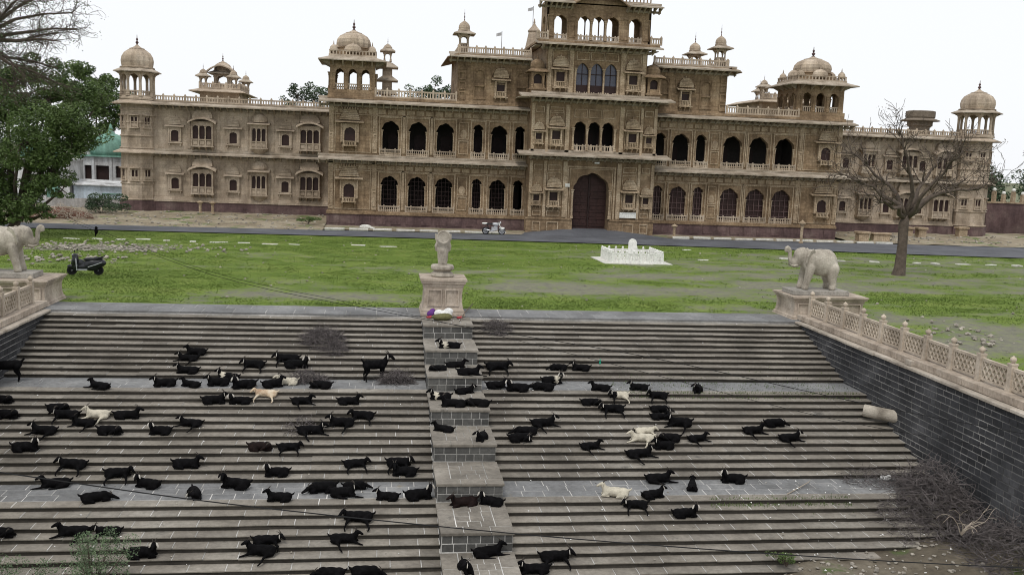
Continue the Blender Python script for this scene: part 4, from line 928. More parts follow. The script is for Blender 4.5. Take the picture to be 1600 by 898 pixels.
for i in range(10):
    u0, u1 = -1+.2*i, -.8+.2*i; f = lambda u: 13.9+.75*(1-u*u)
    cvb.add([(-16.4+1.5*u0,103.7,f(u0)),(-16.4+1.5*u1,103.7,f(u1)),(-16.4+1.5*u1,105,f(u1)+.15),(-16.4+1.5*u0,105,f(u0)+.15),(-16.4+1.5*u0,103.7,f(u0)+.13),(-16.4+1.5*u1,103.7,f(u1)+.13),(-16.4+1.5*u1,105,f(u1)+.28),(-16.4+1.5*u0,105,f(u0)+.28)], [(0,3,2,1),(4,5,6,7),(0,1,5,4),(2,3,7,6)])
cvb.build('curved_eave', SP, PAL)
# stair kiosk behind the pavilion beside the scooter-side dome
kb = MB().box(.05, .95, 91.4, 92.6, 11, 14.6).build('stair_tower', SP, PAL)
for z in (12.0, 13.2, 14.4): MB().lathe([(.6,z+.2),(1.4,z-.1),(1.4,z-.02),(.6,z+.4)], (.5,92,0), 4, ph=math.pi/4).build('eave', 'eave_stone', kb)
kiosk(.5, 92, 14.6, .4, 15.3, 15.85, .7, .36, 16.0, 16.5, 17.1, n=4, mat=SP, colr=.07, base=.3, rail=False, rise=.15)
# low kiosk on the far wing roof
kb = MB().lathe([(1.0,10.4),(1.0,11.4),(1.25,11.5),(1.25,12.0)], (55.9,95.5,0), 12).build('roof_turret', 'turret_stone', PAL); MB().lathe([(1.2,12.2),(1.95,12.0),(1.95,12.08),(1.35,12.3),(1.45,12.4),(1.45,13.0),(1.3,13.05)], (55.9,95.5,0), 12).build('eave', 'turret_stone', kb)
# temple spire showing behind the roof
sp = MB().lathe([(.95,11),(.95,17.6),(.9,17.9),(.75,18.6),(.6,19.3),(.68,19.4),(.68,19.5),(.3,19.9),(.1,20.2),(.12,20.3),(.03,20.7)], (0,0,0), 12, rib=2, amp=.08); sp.v = [(x+15.35, y+100, z) for x, y, z in sp.v]; sp.build('roof_spire', SP, PAL)
for x, y, z0, z1, nm in ((12.65, 105, 11, 19.9, 0), (15.95, 105, 11, 22.7, 0)):
    f = thing('flag_pole', (x, y, z0), 'thin pole with pale flag rising behind the roof '+('beside the gate tower' if x > 14 else 'between corner kiosk and gate tower'), 'flag pole')
    MB().tube([(x,y,z0-.3),(x,y,z1)], .035, 6).build('pole', 'grey_wall', f)
    fl = MB(); 
    for i in range(5): u0, u1 = i/5, (i+1)/5; yy = lambda u: y+.12*math.sin(u*6); fl.quad((x-.05-.55*u0,yy(u0),z1-.45-.15*u0),(x-.05-.55*u1,yy(u1),z1-.45-.15*u1),(x-.05-.55*u1,yy(u1),z1-.08-.2*u1),(x-.05-.55*u0,yy(u0),z1-.08-.2*u0))
    fl.build('flag', 'flag', f)
# ============================================================ STATUES
def pedestal(mb, x0, x1, y0, y1, z0, z1, mat='pink_stone'):
    cx, cy = (x0+x1)/2, (y0+y1)/2; h = z1-z0
    def ring(o, z): return [(x0-o,y0-o,z),(x1+o,y0-o,z),(x1+o,y1+o,z),(x0-o,y1+o,z)]
    pf = [(.06,0),(.06,h*.06),(.03,h*.1),(.03,h*.14),(-.03,h*.2),(-.07,h*.35),(-.08,h*.6),(-.06,h*.74),(-.02,h*.8),(-.02,h*.84),(.05,h*.87),(.05,h*.93),(.1,h*.94),(.1,h)]
    vs = []; fs = []
    for o, z in pf: vs += ring(o, z0+z)
    for k in range(len(pf)-1):
        for i in range(4): j = (i+1) % 4; fs.append((k*4+i, k*4+j, k*4+4+j, k*4+4+i))
    fs.append((len(pf)*4-4, len(pf)*4-3, len(pf)*4-2, len(pf)*4-1)); mb.add(vs, fs)
    # panels sunk between corner strips on the front and the sides
    for k in range(2):
        a = x0+.14+(x1-x0-.28)*k/2; b = a+(x1-x0-.28)/2
        frame(mb, a+.06, b-.06, z0+h*.26, z0+h*.72, y0+.07, .05, .04)
    return mb
el = MB()
el.ell((-.12,0,1.22), (.95,.5,.6)); el.ell((-.42,0,1.2), (.62,.52,.62)); el.ell((.45,0,1.25), (.5,.46,.55)); el.ell((-.25,0,.95), (.7,.44,.36))
el.ell((.98,0,1.45), (.36,.3,.4), rot=Matrix.Rotation(R(20), 3, 'Y')); el.ell((.86,0,1.62), (.26,.27,.26)); el.ell((.72,0,1.4), (.35,.34,.4))
el.cap([(1.15,0,1.35,.22),(1.32,0,1.17,.17),(1.47,0,1.2,.13),(1.55,0,1.4,.115),(1.55,0,1.62,.105),(1.6,0,1.78,.095),(1.7,0,1.85,.085),(1.8,0,1.8,.078),(1.81,0,1.7,.072),(1.74,0,1.66,.065)], 5)
el.cap([(1.1,0,1.1,.13),(1.32,0,1.0,.07)], 4)
for s in (-1, 1):
    el.cap([(.5,s*.26,1.0,.27),(.62,s*.28,.55,.19),(.72,s*.28,.2,.165),(.74,s*.28,.09,.185)], 6); el.cap([(-.72,s*.28,.95,.33),(-.68,s*.29,.55,.23),(-.78,s*.29,.25,.17),(-.74,s*.29,.09,.19)], 6)
el.cap([(-1.05,0,1.3,.06),(-1.14,0,.95,.045),(-1.12,0,.55,.04),(-1.1,0,.4,.055)], 5)
el.v = [(x, y, max(z, 0)) for x, y, z in el.v]
ELM = remesh(el, 'body', .04, 'elephant_stone', 9000, 4)
mb = MB(); 
for k in range(1):
    pts = [(0,.0),(.16,.1),(.28,.02),(.3,-.18),(.22,-.42),(.08,-.6),(-.02,-.45),(-.06,-.2)]
    mb.extr_y(pts, -.03, .03)
EARM = mb.mesh('ear'); EARM.materials.append(M['elephant_stone'])
mb = MB().tube([(0,0,0),(.16,0,-.05),(.3,0,-.02),(.36,0,.02)], [.05,.045,.03,.012], 8); TUSK = mb.mesh('tusk'); TUSK.materials.append(M['elephant_stone'])
def elephant(loc, rz, lab, sx):
    t = thing('elephant_statue', loc, lab, 'statue', 'elephant statues flanking the steps', rz)
    MB().bbox(-1.32, 1.32, -.6, .6, 0, .22, .02).build('plinth_slab', 'grey_slab', t, org=Vector((0,0,0)))
    b = mobj('body', ELM, t, (0,0,.22)); b.scale = (sx, 1, 1)
    for s in (-1, 1):
        e = mobj('ear', EARM, t, (.66*sx, s*.4, 1.95)); e.scale = (1.2, 1.3, 1.2); e.rotation_euler = (R(s*10), R(8), R(180+s*30)); u = mobj('tusk', TUSK, t, (1.18*sx, s*.16, 1.3)); u.rotation_euler = (0, R(-4), R(-s*6))
for x0, x1, y0, y1, lab in ((18.15, 21.5, 39.75, 41.85, 'carved sandstone pedestal under the elephant beside the long parapet'), (-17.2, -13.02, 39.9, 42.2, 'carved sandstone pedestal under the elephant near the parked scooter')):
    pedestal(MB(), x0, x1, y0, y1, -.05, 1.03).top('statue_pedestal', 'pink_stone', ((x0+x1)/2, (y0+y1)/2, -.05), lab, 'pedestal', 'statue pedestals')
elephant((19.55, 40.7, 1.03), R(180), 'pale stone elephant with raised curled trunk above the long parapet, bare tree beyond', .86)
elephant((-14.95, 40.95, 1.03), 0, 'pale stone elephant with raised curled trunk near the parked black scooter', .86)
pedestal(MB(), 1.84, 3.56, 39.25, 40.9, -.02, 1.53).top('statue_pedestal', 'pink_stone', (2.7, 40.1, -.02), 'tall carved sandstone pedestal at the head of the stepped pier', 'pedestal', 'statue pedestals')
T = thing('guardian_statue', (2.68, 40.05, 1.53), 'small carved stone figure with round disc head on a lotus base', 'statue')
MB().lathe([(.46,0),(.5,.06),(.46,.16),(.34,.24),(.42,.28),(.5,.34),(.5,.44),(.44,.5),(.2,.5)], (2.68,40.05,1.53), 20, rib=2, amp=.05).build('lotus_base', 'elephant_stone', T)
fg = MB(); c = Vector((2.68, 40.05, 2.03)); P = lambda x, y, z, r: (c.x+x, c.y+y, c.z+z, r)
for s in (-1, 1):
    fg.cap([P(s*.1,0,.05,.1), P(s*.1,0,.35,.13), P(s*.09,0,.55,.15)], 5); fg.cap([P(s*.2,0,.98,.085), P(s*.29,.02,.78,.07), P(s*.27,.08,.6,.06)], 5); fg.cap([P(s*.2,0,1.0,.085), P(s*.29,0,1.05,.06), P(s*.31,.05,1.25,.05)], 4)
fg.ell((c.x,c.y,c.z+.62), (.24,.17,.2)); fg.ell((c.x,c.y,c.z+.88), (.23,.15,.26)); fg.cap([P(0,0,1.05,.1), P(0,.02,1.22,.14)], 4); fg.ell((c.x,c.y,c.z+.3), (.2,.13,.3))
MB_ = remesh(fg, 'figure', .028, 'elephant_stone', 5000, 3); o = mobj('figure', MB_, T, (0,0,0)); o.location = -Vector((2.68,40.05,1.53))
d = MB(); d.M = Matrix.Translation((2.68, 39.84, 3.2)) @ Matrix.Rotation(R(90), 4, 'X'); d.lathe([(.24,-.06),(.29,-.04),(.29,.03),(.24,.05),(.22,.03)], (0,0,0), 24); d.build('halo_disc', 'elephant_stone', T)
# offerings left at the foot of the pedestal
def blob(name, parts, mat, loc, label, cat, vox=.02, tris=1500, group=None):
    mb = MB()
    for q in parts: mb.ell(q[:3], q[3:6])
    o = mobj(name, remesh(mb, name, vox, mat, tris, 3), None, loc); return tag(o, label, cat, group)
blob('cloth_sack', [(0,0,.16,.34,.22,.17),(.18,.05,.28,.2,.18,.14),(-.22,-.02,.2,.2,.18,.16)], 'litter', (2.72, 38.75, -.02), 'crumpled white sack lying on the pier top below the pedestal', 'sack')
blob('cloth_bundle', [(0,0,.12,.44,.2,.14),(.14,.02,.16,.28,.18,.12)], 'cloth_olive', (2.6, 38.3, -.02), 'olive brown cloth bundle lying before the white sack', 'bundle')
blob('purple_cloth', [(0,0,.14,.18,.15,.15),(.06,.02,.26,.12,.1,.1)], 'cloth_purple', (2.2, 38.95, -.02), 'small purple cloth heap beside the white sack', 'cloth')
for x, y, lab in ((2.12, 38.7, 'red cloth scrap next to the purple cloth'), (3.35, 38.7, 'red cloth scrap near the leaning stick')): blob('red_cloth', [(0,0,.04,.14,.08,.05),(.06,.02,.06,.07,.07,.05)], 'cloth_red', (x, y, -.02), lab, 'cloth')
MB().tube([(3.3,38.0,-.0),(3.55,38.6,.25),(3.95,39.4,.5)], .02, 6).top('stick', 'bark', (3.3, 38.0, -.01), 'thin dark stick leaning by the pedestal base', 'stick')
# ============================================================ WHITE MEMORIAL ENCLOSURE
T = thing('memorial_enclosure', (16.8, 62.6, 0), 'small white painted railing enclosure standing on the lawn', 'railing')
MB().bbox(14.5, 19.1, 60.6, 64.6, -.05, .06, .02).build('base_slab', 'kerb_paint', T)
for (xa, ya, xb, yb) in ((15.15,61,18.5,61), (15.15,64,18.5,64), (15.15,61,15.15,64), (18.5,61,18.5,64)):
    mb = MB(); n = 7
    L_ = math.hypot(xb-xa, yb-ya); mb.M = Matrix.Translation((xa, ya, .06)) @ Matrix.Rotation(math.atan2(yb-ya, xb-xa), 4, 'Z')
    ops = []
    for i in range(n):
        c0 = L_*(i+.5)/n
        ops.append((c0-.08, .1, .12, .46, 0, 'flat')); ops.append((c0+.08, .1, .12, .46, 0, 'flat'))
    if xa == xb:
        ops = []
        for i in range(1, 14): mb.box(L_*i/14+.03, L_*i/14+.13, -.055, .055, .05, .53)
    wall(mb, 0, L_, 0, .56, -.04, ops, .08, True); mb.box(.04, L_-.04, -.06, .06, .56, .63); mb.box(0, L_, -.03, .03, .27, .31); mb.build('lattice_panel', 'white_paint', T)
    for i in range(1 if (xa == xb and xa < 16) else 0, n+1 if (xa == xb and xa > 16) else n):
        p = MB(); x, y = xa+(xb-xa)*i/n, ya+(yb-ya)*i/n; p.box(x-.078, x+.078, y-.078, y+.078, .06, .72); p = p.build('post', 'white_paint', T); MB().ell((x,y,.79), (.075,.075,.08)).build('knob', 'white_paint', p, smooth=True)
MB().extr_y([(16.65,.06),(17.2,.06),(17.2,1.2)]+[(16.925+.275*math.cos(t), 1.2+.3*math.sin(t)) for t in (.4,.8,1.2,1.57,1.94,2.34,2.74)]+[(16.65,1.2)], 62.7, 62.85).top('headstone', 'white_paint', (16.92, 62.8, .06), 'white round topped stone slab standing inside the railing enclosure', 'headstone')
# ============================================================ VEHICLES
def wheel(par, x, z, r, w, rim_mat, spokes=8):
    t = MB(); n = 20
    t.M = Matrix.Translation((x, 0, z)) @ Matrix.Rotation(R(90), 4, 'X'); t.lathe([(r*.72,-w/2),(r*.9,-w/2),(r,-w*.25),(r,w*.25),(r*.9,w/2),(r*.72,w/2),(r*.72,-w/2)], (0,0,0), n)
    tw = t.build('wheel', 'black_rubber', par, org=Vector((0,0,0)))
    rm = MB(); rm.M = t.M; rm.lathe([(r*.74,-w*.4),(r*.64,-w*.3),(r*.64,w*.3),(r*.74,w*.4),(r*.74,-w*.4)], (0,0,0), n); rm.lathe([(r*.18,-w*.5),(r*.18,w*.5)], (0,0,0), 10)
    for i in range(spokes): a = 2*math.pi*i/spokes; rm.tube([(0,0,0),(r*.68*math.cos(a), r*.68*math.sin(a),0)], r*.05, 4)
    rm.build('rim', rim_mat, tw, org=Vector((0,0,0)))
def part(mb, name, mat, par, smooth=False): return mb.build(name, mat, par, smooth, Vector((0,0,0)))
# scooter, front towards -x
T = thing('scooter', (-14.27, 49.5, .02), 'black scooter with silver trim parked on the grass near an elephant statue', 'scooter', rz=R(180+6))
wheel(T, .62, .235, .235, .1, 'silver', 5); wheel(T, -.6, .235, .235, .11, 'silver', 5)
b = MB(); b.cap([(.45,0,.95,.11),(.5,0,.6,.17),(.42,0,.33,.16)], 6); b.ell((.46,0,.72), (.17,.25,.34)); b.ell((.4,0,.42), (.16,.22,.2)); b.ell((.48,0,.95), (.14,.2,.12)); part_ = remesh(b, 'leg_shield', .022, 'black_paint', 1800, 3); mobj('leg_shield', part_, T)
b = MB(); b.ell((-.42,0,.56), (.5,.2,.24)); b.ell((-.65,0,.6), (.32,.18,.2)); b.ell((-.12,0,.48), (.24,.18,.26)); b.ell((-.3,0,.36), (.35,.16,.16)); b.ell((.12,0,.4), (.34,.17,.17)); b.ell((.22,0,.58), (.2,.14,.2)); mobj('body', remesh(b, 'body', .022, 'black_paint', 1800, 3), T)
b = MB(); b.box(-.1, .4, -.17, .17, .24, .31); part(b, 'floorboard', 'silver', T)
b = MB(); b.ell((.6,0,.42), (.24,.08,.12)); part(b, 'front_mudguard', 'black_paint', T, True)
b = MB(); b.ell((-.3,0,.78), (.42,.15,.09)); b.ell((-.58,0,.83), (.25,.14,.08)); mobj('seat', remesh(b, 'seat', .02, 'seat_vinyl', 900, 3), T)
b = MB(); b.tube([(.4,-.34,1.03),(.44,-.15,1.0),(.46,0,.98),(.44,.15,1.0),(.4,.34,1.03)], .022, 6); b.ell((.47,0,.98), (.12,.17,.09)); part(b, 'handlebar', 'black_paint', T, True)
for s in (-1, 1): b = MB(); b.tube([(.42,s*.25,1.02),(.42,s*.33,1.18)], .009, 5); b.ell((.42,s*.34,1.22), (.02,.07,.05)); part(b, 'mirror', 'black_rubber', T, True)
b = MB(); b.ell((.57,0,.98), (.05,.09,.07)); part(b, 'headlight', 'chrome', T, True)
b = MB(); b.tube([(-.6,.13,.85),(-.85,.12,.93),(-.92,0,1.0),(-.85,-.12,.93),(-.6,-.13,.85)], .022, 6); part(b, 'grab_rail', 'black_rubber', T, True)
b = MB(); b.box(-.9, -.86, -.09, .09, .55, .63); part(b, 'tail_light', 'cloth_red', T)
for s in (-1, 1): b = MB(); b.tube([(-.15,s*.205,.42),(-.45,s*.215,.52),(-.8,s*.19,.66)], .02, 5); b.tube([(.36,s*.2,.3),(.38,s*.23,.6),(.4,s*.2,.85)], .025, 5); part(b, 'silver_trim', 'silver', T)
b = MB(); b.tube([(-.2,-.17,.22),(-.75,-.19,.3)], .05, 8); part(b, 'exhaust', 'silver', T)
# motorcycle, front towards +x, on its side stand by the kerb
T = thing('motorcycle', (9.62, 80.6, .075), 'silver and black motorcycle parked against the kerb before the palace plinth', 'motorcycle', rz=R(-3)); T.scale = (1.05, 1.05, 1.05)
wheel(T, .66, .3, .3, .08, 'silver', 6); wheel(T, -.64, .3, .3, .1, 'silver', 6)
b = MB(); b.ell((.12,0,.84), (.3,.15,.14)); b.ell((.22,0,.82), (.2,.17,.15)); mobj('fuel_tank', remesh(b, 'fuel_tank', .022, 'silver', 900, 3), T)
b = MB(); b.ell((-.35,0,.85), (.42,.13,.07)); part(b, 'seat', 'seat_vinyl', T, True); b = MB(); b.ell((-.72,0,.87), (.26,.11,.08)); part(b, 'tail', 'white_paint', T, True)
b = MB(); b.box(-.18, .3, -.12, .12, .32, .62); b.tube([(.05,0,.6),(.3,0,.75)], .09, 8); part(b, 'engine', 'silver', T)
b = MB(); b.tube([(.2,-.14,.35),(-.2,-.16,.3),(-.8,-.17,.42)], [.035,.045,.055], 8); part(b, 'exhaust', 'chrome', T, True)
for s in (-1, 1): b = MB(); b.tube([(.66,s*.09,.3),(.5,s*.09,.68),(.38,s*.09,1.0)], .03, 6); part(b, 'fork', 'white_paint', T, True)
b = MB(); b.tube([(.28,-.34,1.06),(.38,-.12,1.04),(.38,.12,1.04),(.28,.34,1.06)], .02, 6); part(b, 'handlebar', 'black_rubber', T)
b = MB(); b.ell((.52,0,.96), (.09,.1,.1)); part(b, 'headlight', 'chrome', T, True)
b = MB(); b.tube([(.3,0,.9),(.1,0,.45),(-.35,0,.4),(-.6,0,.85)], .03, 6); b.tube([(-.64,-.06,.3),(-.2,-.06,.38)], .03, 6); part(b, 'frame', 'black_paint', T)
b = MB(); b.ell((.66,0,.5), (.25,.055,.12)); part(b, 'front_mudguard', 'white_paint', T, True)
b = MB(); b.tube([(-.1,.1,.35),(-.15,.33,.0)], .012, 5); part(b, 'side_stand', 'black_rubber', T)
# ============================================================ GOATS
def goat_shapes(pose):
    g = MB(); c = g.cap; hang = pose in 'hk'
    if pose == 'S':
        g.ell((0,0,.6), (.36,.155,.17)); g.ell((-.24,0,.62), (.17,.14,.17)); g.ell((.24,0,.6), (.17,.14,.19))
        for s in (-1, 1):
            c([(.25,s*.09,.55,.085),(.26,s*.09,.35,.05),(.25,s*.09,.12,.03),(.27,s*.09,.025,.036)], 4); c([(-.28,s*.1,.58,.11),(-.25,s*.1,.4,.065),(-.33,s*.1,.24,.034),(-.31,s*.1,.03,.034)], 4)
        c([(.32,0,.65,.12),(.42,0,.82,.08),(.47,-.02,.92,.07)], 5); c([(.47,-.03,.93,.075),(.56,-.12,.86,.055),(.6,-.17,.81,.042)], 5); c([(-.38,0,.72,.04),(-.45,0,.8,.035),(-.44,0,.86,.02)], 3)
        head = ((.46,-.03,.95), -40)
    else:
        g.ell((0,0,.19), (.38,.19,.19)); g.ell((-.26,0,.185), (.2,.19,.185)); g.ell((.25,0,.2), (.19,.155,.19))
        for s in (-1, 1): g.ell((-.24,s*.15,.12), (.19,.08,.12))
        c([(-.4,0,.26,.05),(-.5,0,.3,.035),(-.53,0,.37,.02)], 3)
        fold = lambda s: c([(.28,s*.1,.14,.075),(.42,s*.11,.06,.05),(.22,s*.13,.035,.034)], 4)
        hind = lambda s: c([(-.2,s*.19,.1,.06),(-.05,s*.21,.045,.042),(-.32,s*.2,.035,.035)], 4)
        if pose == 'h':                                  # hind leg trailing over the step edge, foreleg forward
            c([(.28,-.1,.14,.075),(.46,-.13,.06,.045),(.64,-.2,.03,.03)], 5); fold(1); c([(-.22,-.16,.1,.08),(-.12,-.28,.055,.045),(-.06,-.42,-.06,.034),(.02,-.5,-.13,.03)], 5); hind(1)
        elif pose == 'k':                                # both near legs let down over the edge
            c([(.28,-.1,.14,.075),(.36,-.24,.06,.045),(.42,-.4,-.06,.032),(.4,-.46,-.14,.028)], 5); fold(1); c([(-.22,-.16,.1,.08),(-.28,-.3,.05,.045),(-.34,-.44,-.07,.034),(-.3,-.5,-.13,.03)], 5); hind(1)
        elif pose == 'l':
            c([(.28,-.1,.14,.075),(.48,-.11,.06,.045),(.74,-.1,.032,.032)], 5); fold(1); c([(-.22,-.16,.1,.08),(-.02,-.22,.05,.045),(.2,-.26,.034,.032)], 5); hind(1)
        else: fold(1); fold(-1); hind(1); hind(-1)
        if pose in 'ulh':
            c([(.3,0,.24,.135),(.38,0,.36,.095),(.42,0,.45,.075)], 5); c([(.42,0,.48,.078),(.51,0,.45,.06),(.6,0,.38,.043)], 5); head = ((.41,0,.52), 0)
        elif pose == 'd':                                # asleep, chin stretched forward near the ground
            c([(.3,0,.2,.13),(.42,-.02,.2,.09),(.5,-.04,.17,.075)], 5); c([(.5,-.04,.17,.078),(.6,-.07,.12,.06),(.7,-.1,.07,.043)], 5); head = ((.5,-.04,.23), -12)
        elif pose == 'k':
            c([(.3,0,.22,.135),(.4,0,.31,.09),(.46,0,.37,.075)], 5); c([(.46,0,.39,.078),(.53,-.05,.33,.06),(.6,-.08,.25,.043)], 5); head = ((.45,0,.43), -20)
        elif pose == 's':
            c([(.3,0,.24,.135),(.38,-.04,.38,.09),(.38,-.1,.48,.07)], 5); c([(.38,-.1,.5,.075),(.37,-.2,.45,.06),(.36,-.28,.37,.043)], 5); head = ((.385,-.1,.54), -92)
        else:
            c([(.3,0,.22,.13),(.38,-.12,.27,.09),(.28,-.22,.26,.07)], 5); c([(.28,-.22,.26,.075),(.17,-.25,.19,.06),(.08,-.26,.12,.043)], 5); head = ((.29,-.22,.31), -165)
    g.v = [(x, y, max(z, .004) if not (hang and y < -.25) else z) for x, y, z in g.v]
    return g, head
BODY = {}; HEAD = {}
for ps in 'ulscShkd':
    g, hd = goat_shapes(ps); HEAD[ps] = hd; base = remesh(g, 'body', .021, 'goat_black', 2200, 3)
    for cc, mt in (('b','goat_black'),('n','goat_brown'),('w','goat_white'),('t','goat_tan')):
        me = base.copy(); me.name = 'goat'; me.materials.clear(); me.materials.append(M[mt]); BODY[ps, cc] = me
    # patched coats: white saddle ('p') or white hindquarters ('m')
    for cc in 'pm':
        me = base.copy(); me.name = 'goat'; me.materials.clear(); me.materials.append(M['goat_black']); me.materials.append(M['goat_white'])
        for f in me.polygons:
            q = f.center; w = fbm(q.x*5+2, q.y*5+q.z*4)*.12
            if (cc == 'm' and q.x+w < .16) or (cc == 'p' and .12 < q.x+w < .3 and q.z > .06): f.material_index = 1
        BODY[ps, cc] = me
mb = MB().ell((0,0,-.075), (.012,.034,.085), 8, 6); EARS = {}
for k, mt in (('b','goat_black'),('e','ear_white'),('w','goat_white'),('n','goat_tan')):
    me = mb.mesh('ear') if k == 'b' else EARS['b'].copy(); me.materials.clear(); me.materials.append(M[mt]); EARS[k] = me
mb = MB().tube([(0,0,0),(-.03,.01,.05),(-.075,.03,.085),(-.12,.055,.095)], [.016,.014,.01,.003], 6); HORN = mb.mesh('horn'); HORN.materials.append(M['horn'])
mb = MB().ell((.0,0,0), (.03,.012,.07), 6, 5); BLAZE = mb.mesh('face_blaze'); BLAZE.materials.append(M['ear_white'])
